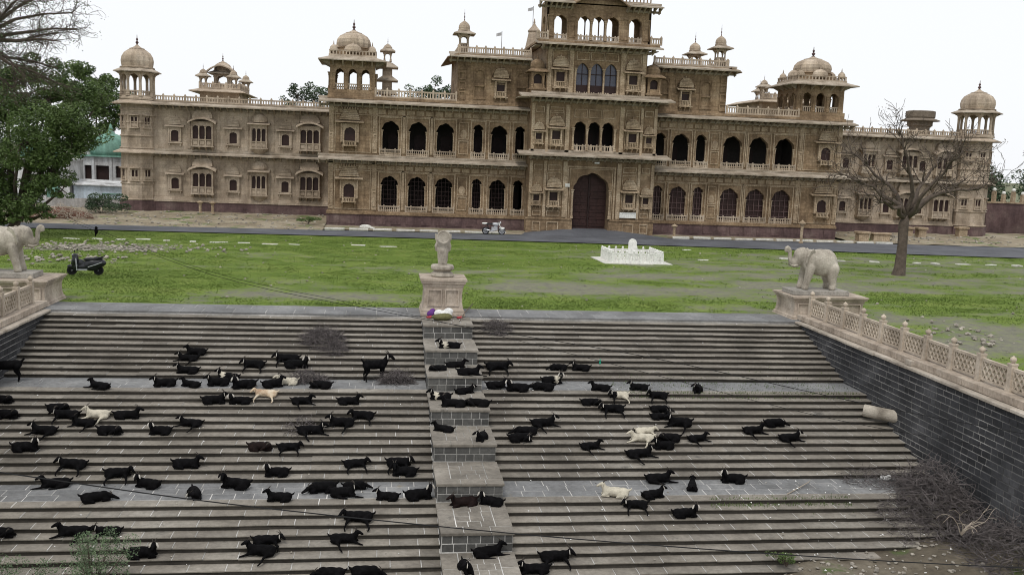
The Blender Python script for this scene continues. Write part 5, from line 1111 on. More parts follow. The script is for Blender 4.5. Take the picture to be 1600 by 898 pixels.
GOATS = [
(-12.46, 34.1, -1.67, 0, 4, 0, 12),(-6.58, 36.21, -1.12, 0, 1, 0, 8),(-6.8, 35.8, -1.26, 0, 0, 1, 9),(-6.66, 34.98, -1.53, 0, 0, 1, 11),(-9.18, 33.18, -1.67, 0, 1, 0, 12),
(-7.16, 33.6, -1.67, 0, 0, 1, 12),(-6.28, 33.53, -1.67, 0, 0, 0, 12),(-5.4, 33.74, -1.67, 0, 0, 1, 12),(-5.18, 34.5, -1.67, 0, 0, 3, 12),(-4.48, 33.39, -1.67, 0, 2, 1, 12),
(-4.4, 35.39, -1.4, 0, 1, 1, 10),(-12.0, 32.34, -1.95, 1, 3, 0, 14),(-10.13, 31.93, -2.09, 1, 3, 0, 15),(-9.74, 31.52, -2.23, 0, 1, 1, 16),(-9.09, 31.11, -2.37, 0, 1, 0, 17),
(-8.8, 31.52, -2.23, 0, 1, 2, 16),(-7.92, 31.52, -2.23, 1, 0, 0, 16),(-11.61, 31.52, -2.23, 1, 3, 0, 16),(-10.16, 30.7, -2.51, 0, 1, 1, 18),(-8.22, 30.7, -2.51, 1, 3, 0, 18),
(-6.69, 30.7, -2.51, 0, 2, 1, 18),(-5.83, 31.11, -2.37, 0, 0, 1, 17),(-5.34, 32.34, -1.95, 1, 0, 1, 14),(-4.47, 32.34, -1.95, 0, 2, 1, 14),(-3.24, 35.8, -1.26, 0, 1, 1, 9),
(-2.9, 35.39, -1.4, 1, 2, 1, 10),(-3.56, 33.54, -1.67, 1, 0, 0, 12),(-3.08, 33.95, -1.67, 0, 0, 2, 12),(-3.68, 32.75, -1.81, 0, 1, 4, 13),(-1.89, 33.46, -1.67, 0, 3, 0, 12),
(-0.04, 34.55, -1.67, 1, 4, 1, 12),(-2.46, 32.34, -1.95, 1, 1, 0, 14),(-0.9, 32.34, -1.95, 1, 0, 0, 14),(-0.39, 31.52, -2.23, 0, 1, 0, 16),(-2.05, 30.7, -2.51, 1, 1, 1, 18),
(-1.06, 31.11, -2.37, 0, 0, 1, 17),(-2.65, 29.89, -2.79, 1, 1, 0, 20),(-3.53, 29.89, -2.79, 1, 3, 4, 20),(-0.57, 29.07, -3.07, 1, 1, 0, 22),(0.76, 29.07, -3.07, 1, 1, 1, 22),
(0.95, 28.66, -3.21, 0, 2, 0, 23),(-2.88, 28.66, -3.21, 2, 2, 1, 23),(-2.63, 26.93, -3.35, 0, 0, 0, 24),(-1.46, 27.64, -3.35, 0, 3, 0, 24),(-0.88, 27.22, -3.35, 1, 1, 1, 24),
(-0.56, 27.82, -3.35, 1, 3, 0, 24),(0.42, 26.93, -3.35, 0, 0, 1, 24),(1.3, 26.96, -3.35, 1, 2, 1, 24),(-0.39, 26.02, -3.63, 0, 1, 0, 26),(-2.8, 25.21, -3.91, 1, 0, 1, 28),
(-2.88, 24.8, -4.05, 0, 1, 0, 29),(-0.76, 25.21, -3.91, 1, 1, 0, 28),(-1.04, 23.98, -4.33, 0, 3, 0, 31),(-0.16, 23.98, -4.33, 1, 3, 0, 31),(-3.99, 28.01, -3.35, 0, 2, 0, 24),
(-10.46, 29.89, -2.79, 1, 2, 1, 20),(-8.84, 29.07, -3.07, 0, 1, 1, 22),(-9.07, 28.24, -3.35, 0, 1, 0, 24),(-7.48, 28.66, -3.21, 1, 1, 0, 23),(-6.49, 28.13, -3.35, 0, 2, 1, 24),
(-7.65, 27.02, -3.35, 1, 3, 0, 24),(-5.04, 27.35, -3.35, 2, 3, 1, 24),(-5.61, 29.07, -3.07, 1, 0, 0, 22),(-7.81, 25.62, -3.77, 0, 1, 0, 27),(-6.94, 25.62, -3.77, 0, 1, 1, 27),
(-9.63, 25.62, -3.77, 1, 3, 0, 27),(-5.91, 24.8, -4.05, 1, 2, 1, 29),(2.73, 35.44, -0.62, 0, 0, 3, 101),(2.22, 34.12, -1.18, 0, 3, 0, 102),(2.91, 34.67, -1.18, 1, 0, 0, 102),
(3.27, 33.45, -1.18, 1, 1, 0, 102),(3.11, 32.96, -1.73, 1, 0, 1, 103),(4.3, 33.6, -1.67, 1, 1, 0, 12),(5.04, 33.18, -1.67, 0, 2, 1, 12),(2.22, 32.08, -1.73, 0, 0, 3, 103),
(2.6, 31.17, -1.73, 0, 0, 0, 103),(3.4, 31.26, -1.73, 0, 3, 0, 103),(2.22, 30.17, -2.29, 0, 0, 0, 104),(3.35, 29.26, -2.29, 2, 2, 1, 104),(4.55, 35.39, -1.4, 1, 1, 0, 10),
(6.92, 35.39, -1.4, 0, 3, 0, 10),(7.79, 35.39, -1.4, 0, 0, 1, 10),(6.47, 34.34, -1.67, 1, 2, 3, 12),(6.0, 33.36, -1.67, 0, 3, 0, 12),(4.99, 30.7, -2.51, 0, 3, 0, 18),
(5.63, 31.11, -2.37, 1, 1, 1, 17),(4.74, 30.3, -2.65, 2, 3, 1, 19),(8.1, 33.31, -1.67, 0, 0, 0, 12),(9.56, 33.44, -1.67, 0, 0, 1, 12),(8.66, 32.75, -1.81, 0, 1, 6, 13),
(11.71, 33.2, -1.67, 2, 2, 1, 12),(10.1, 32.75, -1.81, 0, 1, 0, 13),(7.54, 32.34, -1.95, 1, 3, 0, 14),(8.23, 31.93, -2.09, 0, 1, 1, 15),(9.91, 31.93, -2.09, 2, 3, 1, 15),
(10.42, 31.11, -2.37, 0, 0, 1, 17),(9.07, 30.7, -2.51, 1, 0, 2, 18),(9.81, 31.52, -2.23, 2, 2, 0, 16),(9.81, 30.3, -2.65, 2, 3, 0, 19),(8.88, 30.3, -2.65, 0, 1, 2, 19),
(12.9, 30.7, -2.51, 1, 1, 0, 18),(13.82, 31.11, -2.37, 1, 3, 0, 17),(14.05, 30.3, -2.65, 1, 1, 1, 19),(10.78, 30.3, -2.65, 1, 1, 0, 19),(7.01, 29.89, -2.79, 1, 1, 0, 20),
(8.55, 29.48, -2.93, 1, 1, 1, 21),(9.52, 29.89, -2.79, 0, 0, 1, 20),(2.6, 26.52, -3.41, 0, 0, 4, 106),(3.4, 26.52, -3.41, 0, 2, 1, 106),(8.85, 28.24, -3.35, 1, 1, 0, 24),
(7.18, 27.01, -3.35, 0, 0, 2, 24),(7.67, 26.43, -3.49, 0, 1, 1, 25),(8.29, 26.86, -3.35, 1, 0, 1, 24),(9.03, 26.02, -3.63, 2, 2, 1, 26),(9.77, 27.61, -3.35, 3, 0, 0, 24),
(11.3, 28.16, -3.35, 0, 2, 1, 24),(3.04, 24.24, -3.97, 1, 1, 0, 107),(2.4, 23.37, -3.97, 2, 2, 1, 107),(4.3, 23.98, -4.33, 0, 1, 1, 31),(4.9, 24.39, -4.18, 1, 1, 1, 30)]
NUM = ['','first','second','third','fourth','fifth','sixth','seventh','eighth','ninth','tenth','eleventh','twelfth','thirteenth','fourteenth']
PW = {'d':'asleep chin down', 'h':'hind leg trailing', 'k':'legs let down',  'u':'head raised', 'l':'forelegs stretched', 's':'head turned aside', 'c':'curled up', 'S':'standing'}
CW = {'b':'black goat', 'e':'white-eared black goat', 'w':'white goat', 'p':'black goat with white shoulder patch', 'n':'dark brown goat', 't':'tan and white goat', 'm':'black-headed white goat'}
gl = []
for x, y, z, i, j, k, n in GOATS:                       # facing, pose, coat, tread number
    st = 'S%d' % (n-100) if n >= 100 else 'LA0' if n == 12 else 'LB0' if n == 24 else 'ABC'[n//12]+str(n % 12)
    gl.append([x, y, z, 'LRCA'[i], 'ulscS'[j], 'bewpntm'[k], st])
for g in gl:
    if g[5] == 'n' and g[1] > 31.5: g[5] = 't'
for g in gl:
    if g[4] == 'l' and g[6][0] in 'ABC': g[4] = random.choice('hhk')
    elif g[4] == 'c' and random.random() < .4: g[4] = 'd'
    elif g[4] in 'uc' and g[6][0] in 'ABC' and random.random() < .25: g[4] = random.choice('hk')
rank = {}
for g in gl: rank.setdefault((g[6], g[0] > 2.8 and g[6][0] != 'S'), []).append(g)
for g in gl:
    x, y, z, fcg, ps, co, st = g; side = x > 2.8
    grp = rank[(st, side and st[0] != 'S')]
    if st[0] == 'S':
        k = sorted(grp, key=lambda h: h[0]).index(g)+1; wh = '%s pier block down, %s from its scooter-side edge' % (NUM[int(st[1:])+1], NUM[k])
    else:
        k = sorted(grp, key=lambda h: -h[0] if not side else h[0]).index(g)+1
        wh = {'LA0':'upper landing', 'LB0':'lower landing'}.get(st) or '%s %s-flight step' % (NUM[int(st[1:])], {'A':'upper','B':'middle','C':'lower'}[st[0]])
        wh += ', %s from pier on %s side' % (NUM[k], 'pipe' if side else 'scooter')
    lab = '%s, %s, %s' % (CW[co], PW[ps], wh)
    if len(lab.replace('-', ' ').split()) > 16: lab = '%s, %s, %s' % (CW[co].replace(' with white shoulder patch', ''), PW[ps], wh)
    cb = {'e':'b'}.get(co, co); o = mobj('goat', BODY[ps, cb], None, (x, y, z+(.004))); jit = random.uniform(-9, 9)
    on_step = st[0] in 'ABC'; a = {'L':180, 'R':0, 'C':-90, 'A':90}[fcg]
    if on_step and fcg in 'CA': a = random.choice((0, 180))
    flip = (a == 180)
    o.rotation_euler = (0, 0, R(a+(jit*2.6 if not on_step else jit*.8))); s = random.uniform(.72, .9) if ps != 'S' else 1.14; o.scale = (s*random.uniform(.96,1.08), s*(-1 if flip else 1)*random.uniform(.95,1.1), s*random.uniform(.82,.95))
    tag(o, lab, 'goat', 'goats resting on the tank steps')
    (hx, hy, hz), ha = HEAD[ps]; ek = 'e' if co in 'epm' else {'w':'w','t':'n'}.get(co, 'b')
    for sg in (-1, 1):
        ca, sa = math.cos(R(ha)), math.sin(R(ha)); ox, oy = -.0, sg*.075
        e = mobj('ear', EARS[ek], o, (hx+ca*ox-sa*oy, hy+sa*ox+ca*oy, hz+.0)); e.rotation_euler = (R(sg*22), R(-12), R(ha)); e.scale = (1.1, .95, 1.1)
        h = mobj('horn', HORN, o, (hx-sa*sg*.03, hy+ca*sg*.03, hz+.03)); h.rotation_euler = (0, 0, R(ha)); h.scale = (1, sg, 1)
# ============================================================ TREES AND PLANTS
def grow(mb, p, d, L, r, lev, tips, up=.12, wob=.3, kids=3, rmin=.006, n0=5):
    pts = [p.copy()]; q = p.copy(); d = d.normalized(); rad = [r]; k = 4
    for i in range(k):
        d = (d+Vector((random.gauss(0,wob), random.gauss(0,wob), random.gauss(0,wob)+up))*.45).normalized(); q = q+d*L/k; pts.append(q.copy()); rad.append(max(rmin, r*(1-.45*(i+1)/k)))
    mb.tube(pts, rad, n0 if r > .05 else (4 if r > .02 else 3))
    if lev == 0: tips.append((q, d)); return
    for i in range(kids):
        t = random.uniform(.45, 1.0); j = min(k, int(t*k)); dd = (d+Vector((random.gauss(0,.75), random.gauss(0,.75), random.gauss(0,.6)))).normalized()
        grow(mb, pts[j], dd, L*random.uniform(.55,.8), max(rmin, rad[j]*.62), lev-1, tips, up, wob, kids, rmin, n0)
    grow(mb, pts[-1], d, L*.75, max(rmin, rad[-1]*.85), lev-1, tips, up, wob, kids, rmin, n0)
def leaves(mb, c, rad, n, size, flat=1.0, shell=.55):
    for _ in range(n):
        while True:
            v = Vector((random.uniform(-1,1), random.uniform(-1,1), random.uniform(-1,1)))
            if .02 < v.length < 1: break
        v = v.normalized()*(v.length**shell)
        p = Vector(c)+Vector((v.x*rad[0], v.y*rad[1], v.z*rad[2]*flat)); a = Vector((random.gauss(0,1), random.gauss(0,1), random.gauss(0,.6))).normalized(); b = a.cross(Vector((random.gauss(0,1), random.gauss(0,1), random.gauss(0,1)))).normalized()
        s = size*random.uniform(.6, 1.3); mb.add([p-a*s, p+b*s*.42, p+a*s, p-b*s*.42], [(0,1,2,3)])
# bare tree on the lawn
T = thing('bare_tree', (33.45, 58, 0), 'nearly leafless spreading tree on the lawn beyond the elephant on the parapet', 'tree'); mb = MB(); tips = []
B = Vector((33.45, 58, 0))
mb.tube([B+Vector(q) for q in ((0,0,-.3),(0,0,0),(.06,0,.5),(.12,.05,2.0),(.1,.1,3.3),(.2,.1,3.9))], [.6,.46,.36,.3,.31,.26], 10)
F0 = B+Vector((.2,.1,3.7))
limbs = [((1.2,-.3,4.9),(2.6,-.5,5.5),(4.0,-.4,5.6),(5.2,.2,5.9)), ((.7,.5,5.0),(1.6,1.2,6.2),(2.6,1.6,7.2),(3.4,2,7.9)), ((.1,-.3,5.2),(-.3,-.7,6.8),(-.9,-1,8.2),(-1.2,-1.1,9.0)), ((-.7,.2,4.8),(-1.6,.5,5.4),(-2.6,.6,6.0),(-3.6,.8,6.3)), ((-.5,-.6,4.4),(-1.3,-1.2,4.5),(-2.3,-1.6,4.8),(-3.1,-1.9,5.1)),
         ((.5,-.7,4.9),(1.0,-1.5,6.0),(1.3,-2.2,7.2),(1.6,-2.6,8.0)), ((-.2,.8,5.0),(-.8,1.6,6.2),(-1.5,2.3,7.2),(-2.2,2.6,7.6)), ((.9,.6,4.5),(2.2,1.4,5.0),(3.6,2.0,5.4),(4.6,2.2,6.2))]
for lb in limbs:
    pts = [F0]+[B+Vector((q[0]*1.16+(.1 if q[0] > 0 else -.1), q[1], q[2]+.1)) for q in lb]; rad = [.19,.135,.09,.06,.04]
    sm = []; sr = []
    for i in range(4):
        for t in (0, .5): sm.append(pts[i].lerp(pts[i+1], t)+Vector((random.gauss(0,.14), random.gauss(0,.14), random.gauss(0,.14)))*(0 if i == 0 and t == 0 else 1)); sr.append(rad[i]*(1-t)+rad[i+1]*t)
    sm.append(pts[-1]); sr.append(rad[-1]); mb.tube(sm, sr, 7)
    for i in range(2, 5):
        for k in range(6 if i > 2 else 3):
            q = pts[i]+(pts[i]-pts[i-1])*random.uniform(-.5, 0); d = (pts[i]-pts[i-1]).normalized()+Vector((random.gauss(0,.7), random.gauss(0,.7), random.gauss(.15,.5)))
            grow(mb, q, d, random.uniform(.8,1.35), rad[i]*.6, 2, tips, .1, .55, 1 if k % 2 else 2, .014)
mb.build('trunk', 'bark', T, True); cr = MB()
for p, d in tips:
    if random.random() < .3: leaves(cr, p, (.2,.2,.2), 3, .06)
cr.build('crown', 'leaf_dry', T)
# thin-leaved tree whose branches reach in above the scooter-side elephant
T = thing('thorn_tree', (-19.3, 44.5, 0), 'thin leafed tree spreading bare twiggy branches against the white sky', 'tree'); mb = MB(); tips = []; B = Vector((-19.3, 44.5, 0)); F1 = Vector((-16.9, 44, 10.4))
mb.tube([B+Vector((0,0,-.3)), B, B+Vector((.4,0,3)), B+Vector((1.2,-.2,6.5)), F1], [.5,.42,.35,.3,.25], 9)
for e in ((-13.0,44,11.9),(-13.2,43,10.6),(-13.8,45,12.9),(-15.2,44,13.8),(-13.8,44.5,9.6),(-14.6,43,12.4),(-14.0,45.5,11.2),(-15.5,43,11.6),(-16.5,45,13.4),(-14.9,43.5,9.2),(-13.6,44.2,8.9),(-12.7,43.6,11.2),(-15.4,44.4,8.4),(-18.5,43,12.5),(-18.8,45.5,11.5)):
    E_ = Vector(e); md = F1.lerp(E_, .5)+Vector((random.gauss(0,.2), random.gauss(0,.3), random.gauss(.1,.2))); mb.tube([F1, F1.lerp(md, .5)+Vector((0,0,.1)), md, md.lerp(E_, .5)+Vector((0,0,.08)), E_], [.12,.09,.065,.045,.03], 5)
    for k in range(18): q = F1.lerp(E_, .25) if k > 14 else md.lerp(E_, random.random()); grow(mb, q, (E_-F1).normalized()+Vector((random.gauss(0,.6), random.gauss(0,.6), random.gauss(0,.5))), random.uniform(.5,.85), .02, 2, tips, .03, .55, 2, .007)
mb.build('trunk', 'bark', T, True); cr = MB()
for p, d in tips:
    if random.random() < (.75 if p.z > 12.2 or p.x < -15.5 else .22): leaves(cr, p, (.22,.22,.15), 4, .045)
cr.build('crown', 'leaf_pale', T)
def at70(x, y, Y): s = 1503/(Y*.985+1.5); return Vector((-22.53*Y/70+(x-70)/s*1.0+(Y-70)*.0, Y, 11.59+(100-y)/s+(Y-70)*.045*(1 if y < 240 else -1)))
def leafy(name, base, clumps, lab, n, size, leaf, trunk_r=.35, group=None, branches=True):
    T = thing(name, base, lab, 'tree', group); mb = MB(); cr = MB(); B = Vector(base); cs = [Vector(c[:3]) for c in clumps]; cen = sum(cs, Vector())/len(cs); zl = min(c.z for c in cs)
    fork = Vector((B.x*.6+cen.x*.4, B.y*.6+cen.y*.4, B.z+max(1.2, (zl-B.z)*.6))); mb.tube([B+Vector((0,0,-.3)), B, B.lerp(fork, .5)+Vector((.1,.05,0)), fork], [trunk_r*1.4,trunk_r*1.1,trunk_r*.9,trunk_r*.75], 8)
    for c, q in zip(cs, clumps):
        mb.tube([fork, fork.lerp(c, .5)+Vector((random.gauss(0,.2), random.gauss(0,.2), -.2)), c], [trunk_r*.5, trunk_r*.3, trunk_r*.1], 5)
        rr = q[3]
        for k in range(9):                               # sub clumps give the crown its uneven outline
            v = Vector((random.gauss(0,1), random.gauss(0,1), random.gauss(0,.8))).normalized()*rr*random.uniform(.45,.95); r2 = rr*random.uniform(.28,.5)
            leaves(cr, c+v, (r2*1.15, r2*1.15, r2*.85), int(n*rr*rr/9), size)
            if branches: mb.tube([c, c+v*.6, c+v], [trunk_r*.1,.03,.012], 3)
    mb.build('trunk', 'bark', T, True); cr.build('crown', leaf, T); return T
Y = 70
leafy('shade_tree', (-25.2, 70, 0), [(*at70(x, y, Y+dy), r/21.3) for x, y, r, dy in ((20,150,52,0),(75,150,42,1),(112,140,34,2),(50,200,58,-1.5),(105,200,42,-1),(15,250,46,-1),(75,255,34,-1.5),(110,212,20,0),(-30,180,60,1),(-40,250,60,0),(10,120,36,2),(40,292,26,-2),(0,300,30,-1.5),(90,285,16,-2),(60,120,34,2),(95,170,36,-1),(35,215,40,-2.5),(150,140,20,3),(15,315,20,-2),(50,306,18,-2.5),(-20,300,30,-1),(30,328,15,-2.5),(66,322,12,-2.5),(-6,332,18,-2))], 'large dense green tree beside the green domed shrine', 1250, .1, 'leaf_dark', .4)
leafy('shade_tree', (-31.5, 114, 0), [(x, 114, z, r) for x, z, r in ((-31,13.2,1.9),(-29.6,11.6,1.6),(-33,14,1.9),(-30.2,9.6,1.9),(-32.6,11,2.2),(-32.4,8,2.2),(-28.9,9.9,1.1),(-34.6,12,2))], 'darker tree standing behind the green domed shrine', 520, .17, 'leaf_dark', .3)
leafy('far_tree', (-8.4, 116, 0), [(-9.6,116,12.6,1.5),(-7.6,116,13.2,1.6),(-6.6,117,12.2,1.4),(-10.5,115,11.6,1.2),(-8.4,116,10.0,2.4)], 'green treetop showing above the roof beside the ribbed pavilion dome', 330, .16, 'leaf_far', .3, 'trees behind the palace')
leafy('far_tree', (6.2, 116, 0), [(4.3,116,13.6,1.4),(6.2,116,14.2,1.5),(8.2,116,13.7,1.4),(6.2,117,11.6,2.6)], 'green treetop showing above the roof against the upper storey block', 330, .16, 'leaf_far', .3, 'trees behind the palace')
for x, y, s, lab in ((77, 103, .9, 'low bushy tree right behind the globe lamp wall'), (86, 112, 1.2, 'tall leafy tree past the far end of the lamp wall'), (90, 104, 1.0, 'leafy tree at the outer end of the boundary wall'), (71, 105, .75, 'small tree between palace end tower and lamp wall'), (74, 112, 1.0, 'rounded dark tree beyond the palace end tower and lamp wall'), (81, 108, 1.15, 'dense tree standing behind the globe lamp boundary wall'), (70.5, 122, .9, 'hazy tree furthest behind the palace end tower')):
    leafy('far_tree', (x, y, 0), [(x+dx*s, y+dy, z*s, r*s) for dx, dy, z, r in ((0,0,6.5,2.4),(-2.0,0,5.0,2.0),(2.2,.5,5.4,2.2),(.6,-.5,3.6,2.4),(-.8,.5,8.2,1.6))], lab, 330, .17, 'leaf_far', .3, 'trees behind the palace')
def shrub(name, loc, rx, rz, n, size, leaf, lab, stems=6):
    T = thing(name, loc, lab, 'shrub'); cr = MB(); mb = MB(); B = Vector(loc)
    for k in range(stems*2):
        v = Vector((random.gauss(0,.5)*rx, random.gauss(0,.4)*rx, random.uniform(.35,1)*rz)); mb.tube([B, B+v*.5+Vector((0,0,.1)), B+v], [.02,.014,.006], 4); leaves(cr, B+v, (rx*.33, rx*.33, rz*.22), n//(stems*2), size)
    mb.build('stem', 'bark', T); cr.build('foliage', leaf, T)
shrub('shrub', (-24.1, 88.5, .2), 1.9, 1.6, 2600, .1, 'leaf_far', 'low green shrub before the palace corner tower'); shrub('shrub', (-28.5, 79.9, .05), 1.0, 1.6, 1500, .08, 'leaf_pale', 'pale green shrub by the brushwood heap')
shrub('shrub', (-6.0, 84.5, .3), 1.0, .5, 900, .07, 'leaf_dark', 'low green weeds at the corner of the arcaded block plinth')
shrub('feathery_shrub', (-6.75, 23.5, -4.55), .7, 1.5, 5200, .028, 'leaf_pale', 'feathery pale green shrub at the foot of the steps', 12); shrub('feathery_shrub', (-8.7, 23.3, -4.6), .75, 1.1, 4200, .028, 'leaf_pale', 'wider feathery green shrub beside the rubble at the foot of the steps', 12)
shrub('shrub', (11.3, 23.9, -4.25), .35, .35, 900, .03, 'leaf_dark', 'small dark weed growing where the lowest steps break off')
# dry brush heaps
def brush(loc, rx, ry, h, n, lab, zf=None, pale=0, mat='twig', r0=.007):
    mb = MB(); B = Vector(loc)
    for _ in range(n):
        a = random.uniform(0, 6.283); q = math.sqrt(random.random()); x, y = q*rx*math.cos(a), q*ry*math.sin(a); top = h*(1-q*q)*random.random()
        gz = (zf(B.x+x, B.y+y)-B.z) if zf else 0
        p = Vector((x, y, gz+top+.02)); d = Vector((random.gauss(0,1), random.gauss(0,1), random.gauss(0,.45))).normalized(); L_ = random.uniform(.18,.5)*(.5+h); pts = [p]
        for i in range(3):
            d = (d+Vector((random.gauss(0,.4), random.gauss(0,.4), random.gauss(-.1,.35)))).normalized(); pts.append(pts[-1]+d*L_/3); pts[-1].z = max(pts[-1].z, gz+.012)
        mb.tube(pts, [r0*random.uniform(.7,1.5), r0, r0*.8, r0*.4], 3)
    mb.v = [(x+B.x, y+B.y, z+B.z) for x, y, z in mb.v]
    return mb.top('brush_heap', mat, loc, lab, 'brushwood', 'heaps of dry thorn brush')
def stz(x, y): return max(stair_z(y), pitz(x, y) if y < 26.6 else -9)
brush((-2.05,37.3,-.75), .85, .6, .5, 900, 'grey dry brush heap high on the upper flight near the lawn edge', stz); brush((-1.55,36.6,-.95), .5, .35, .35, 320, 'small dry brush tuft below the larger upper heap', stz)
brush((-2.45,34.3,-1.67), .75, .35, .5, 620, 'dry brush heap on the upper landing behind the white goat', stz); brush((.75,34.35,-1.67), .62, .33, .5, 620, 'round dry brush heap on the landing beside the standing goat', stz)
brush((4.85,38.3,-.4), .6, .5, .4, 420, 'dry brush heap on the top steps against the pier', stz); brush((-2.4,31.0,-2.2), .5, .5, .3, 130, 'sparse dry brush on the middle flight', stz)
brush((16.2,28.1,-3.35), 1.3, .7, .35, 300, 'low dry brush drift on the lower landing by the dark wall', stz); brush((17.15,26.2,-3.7), 1.1, 1.9, 1.35, 1300, 'big tangled thorn brush heap against the dark wall', stz, r0=.011); brush((17.3,23.2,-4.1), 1.0, 1.9, 1.1, 950, 'thorn brush heap at the wall foot beyond the forked branch', stz, r0=.011); brush((15.6,25.6,-3.9), .7, .9, .5, 300, 'loose brush spilling over the lowest steps', stz)
mb = MB(); tp = []
for d in ((-.4,-.2,.9),(.1,-.1,1),(.5,0,.8),(.75,-.2,.5),(-.1,.3,.8)): grow(mb, Vector((16.2,23.6,-3.3)), Vector(d), .55, .022, 2, tp, -.3, .4, 1, .006)
mb.top('forked_branch', 'pale_branch', (16.2,23.6,-3.3), 'pale bare forked branch lying on the thorn heap', 'branch')
MB().tube([(12.6,27.0,-3.32),(13.2,27.5,-3.3),(13.7,27.9,-3.26),(13.9,28.2,-3.3)], [.02,.018,.014,.008], 5).top('fallen_branch', 'pale_branch', (12.6,27.0,-3.33), 'thin fallen branch on the lower landing', 'branch')
# ============================================================ SMALL THINGS AND BACKGROUND BUILDINGS
P_ROCK = []
for k in range(5):
    bm = bmesh.new(); bmesh.ops.create_icosphere(bm, subdivisions=1, radius=.5)
    for v in bm.verts: v.co *= 1+random.uniform(-.28, .25)
    me = bpy.data.meshes.new('rock'); bm.to_mesh(me); bm.free(); me.materials.append(M['rubble']); P_ROCK.append(me)
def rubble(name, n, fx, fy, fz, s0, s1, mat='rubble', lab='', cat='rubble'):
    mb = MB()
    for _ in range(n):
        x, y = fx(), fy(); s = random.uniform(s0, s1)**1.0; me = random.choice(P_ROCK); a = random.uniform(0, 6.28); z = fz(x, y); sz = random.uniform(.35,.7)
        mb.add([(x+s*(v.co.x*math.cos(a)-v.co.y*math.sin(a)), y+s*(v.co.x*math.sin(a)+v.co.y*math.cos(a)), z+s*sz*(v.co.z+.35)) for v in me.vertices], [tuple(p.vertices) for p in me.polygons])
    o = mb.build(name, mat, kind='stuff'); tag(o, lab, cat); return o
G = random.gauss; U = random.uniform
rubble('rubble', 480, lambda: G(-16.5,3.2), lambda: G(63,1.5), lambda x, y: 0, .03, .28, lab='scattered pale rubble along the far lawn edge near the road')
rubble('rubble', 80, lambda: U(-20,-14.2), lambda: G(56,1.2), lambda x, y: 0, .08, .36, lab='pale rubble stones lying behind the elephant near the scooter')
rubble('rubble', 420, lambda: U(-30,-5), lambda: U(80,92), fc, .05, .28, lab='stone chips strewn before the palace wing by the shrine'); rubble('rubble', 160, lambda: U(44,66), lambda: U(83.5,91), fc, .06, .3, lab='stone chips strewn before the palace wing by the lamp wall')
rubble('rubble', 330, lambda: U(10.6,16.8), lambda: U(21.5,25.6), lambda x, y: pitz(x, y), .03, .16, lab='stone chips and litter on the earth at the foot of the steps')
rubble('rubble', 150, lambda: U(-13,17.6), lambda: U(24.2,41), lambda x, y: stz(x, y), .02, .07, lab='small pebbles lying about the steps'); rubble('rubble', 260, lambda: U(-12,50), lambda: U(42,73), lambda x, y: 0, .04, .17, lab='small stones scattered over the lawn'); rubble('rubble', 60, lambda: U(22.5,25.5), lambda: G(36,2.5), lambda x, y: 0, .06, .3, lab='pale stones on the grass beyond the long parapet')
mb = MB()
for _ in range(190):
    x, y = U(-12.6, 17.9), U(24.5, 39.2)
    if PX0-.1 < x < PX1+.1: continue
    z = stair_z(y)+.012; s = U(.012,.045); a = U(0,3.1); dx, dy = s*math.cos(a), s*math.sin(a)*.6; mb.add([(x-dx,y-dy,z),(x+dy,y-dx,z+U(0,.02)),(x+dx,y+dy,z+.01),(x-dy,y+dx,z+U(0,.03))], [(0,1,2,3)])
for _ in range(90): x, y = U(10.8,17.5), U(22,28.3); z = stz(x, y)+.05; s = U(.015,.05); a = U(0,3.1); dx, dy = s*math.cos(a), s*math.sin(a)*.6; mb.add([(x-dx,y-dy,z),(x+dy,y-dx,z+U(0,.03)),(x+dx,y+dy,z+.01),(x-dy,y+dx,z+U(0,.04))], [(0,1,2,3)])
o = mb.build('litter', 'litter', kind='stuff'); tag(o, 'scraps of white paper and plastic scattered over the steps', 'litter')
blob('plastic_bag', [(0,0,.07,.16,.1,.07),(.12,.05,.1,.1,.06,.08),(-.1,.04,.09,.09,.07,.07)], 'litter', (16.5, 28.2, -3.33), 'crumpled white plastic bag caught on the brush by the dark wall', 'bag')
MB().lathe([(.03,0),(.035,.02),(.035,.14),(.012,.18),(.012,.2)], (8.5,35.3,-1.116), 10).top('bottle', 'bottle_green', (8.5,35.3,-1.116), 'small green bottle standing on the upper flight', 'bottle', smooth=True)
# white edging stones along the old lawn border
ORD = NUM+['fifteenth','sixteenth','seventeenth','eighteenth','nineteenth','twentieth','twenty-first','twenty-second','twenty-third']
for ei, (x, y) in enumerate(sorted((((-20.5,68),(-18.9,68.4),(-17.4,68.2),(-16,68.5),(-14.4,68.3),(-12.6,68),(-10.9,68.2),(-9.2,68),(-7.4,68),(-5.8,68.1),(-1.4,68.3),(.7,68),(23.7,71.7),(22.5,64.2),(29.6,66.6),(33.6,66.6),(36.2,66.4),(39.5,66.3),(41.0,66),(43.2,66.1),(45.4,66),(47.6,65.9),(49.5,65.8))))):
    w = U(.4,1.25); hy = U(.12,.24); y += U(-.25,.25); mb = MB().bbox(x-w/2, x+w/2, y-hy, y+hy, -.06, U(.02,.07), .02); a = Matrix.Translation((x,y,0)) @ Matrix.Rotation(U(-.35,.35), 4, 'Z') @ Matrix.Translation((-x,-y,0)); mb.v = [tuple(a @ Vector(v)) for v in mb.v]
    mb.top('edging_stone', 'kerb_paint', (x, y, -.06), 'flat white edging stone half sunk in the lawn, %s counting from the scooter side' % ORD[ei+1], 'stone', 'white edging stones of the lawn')
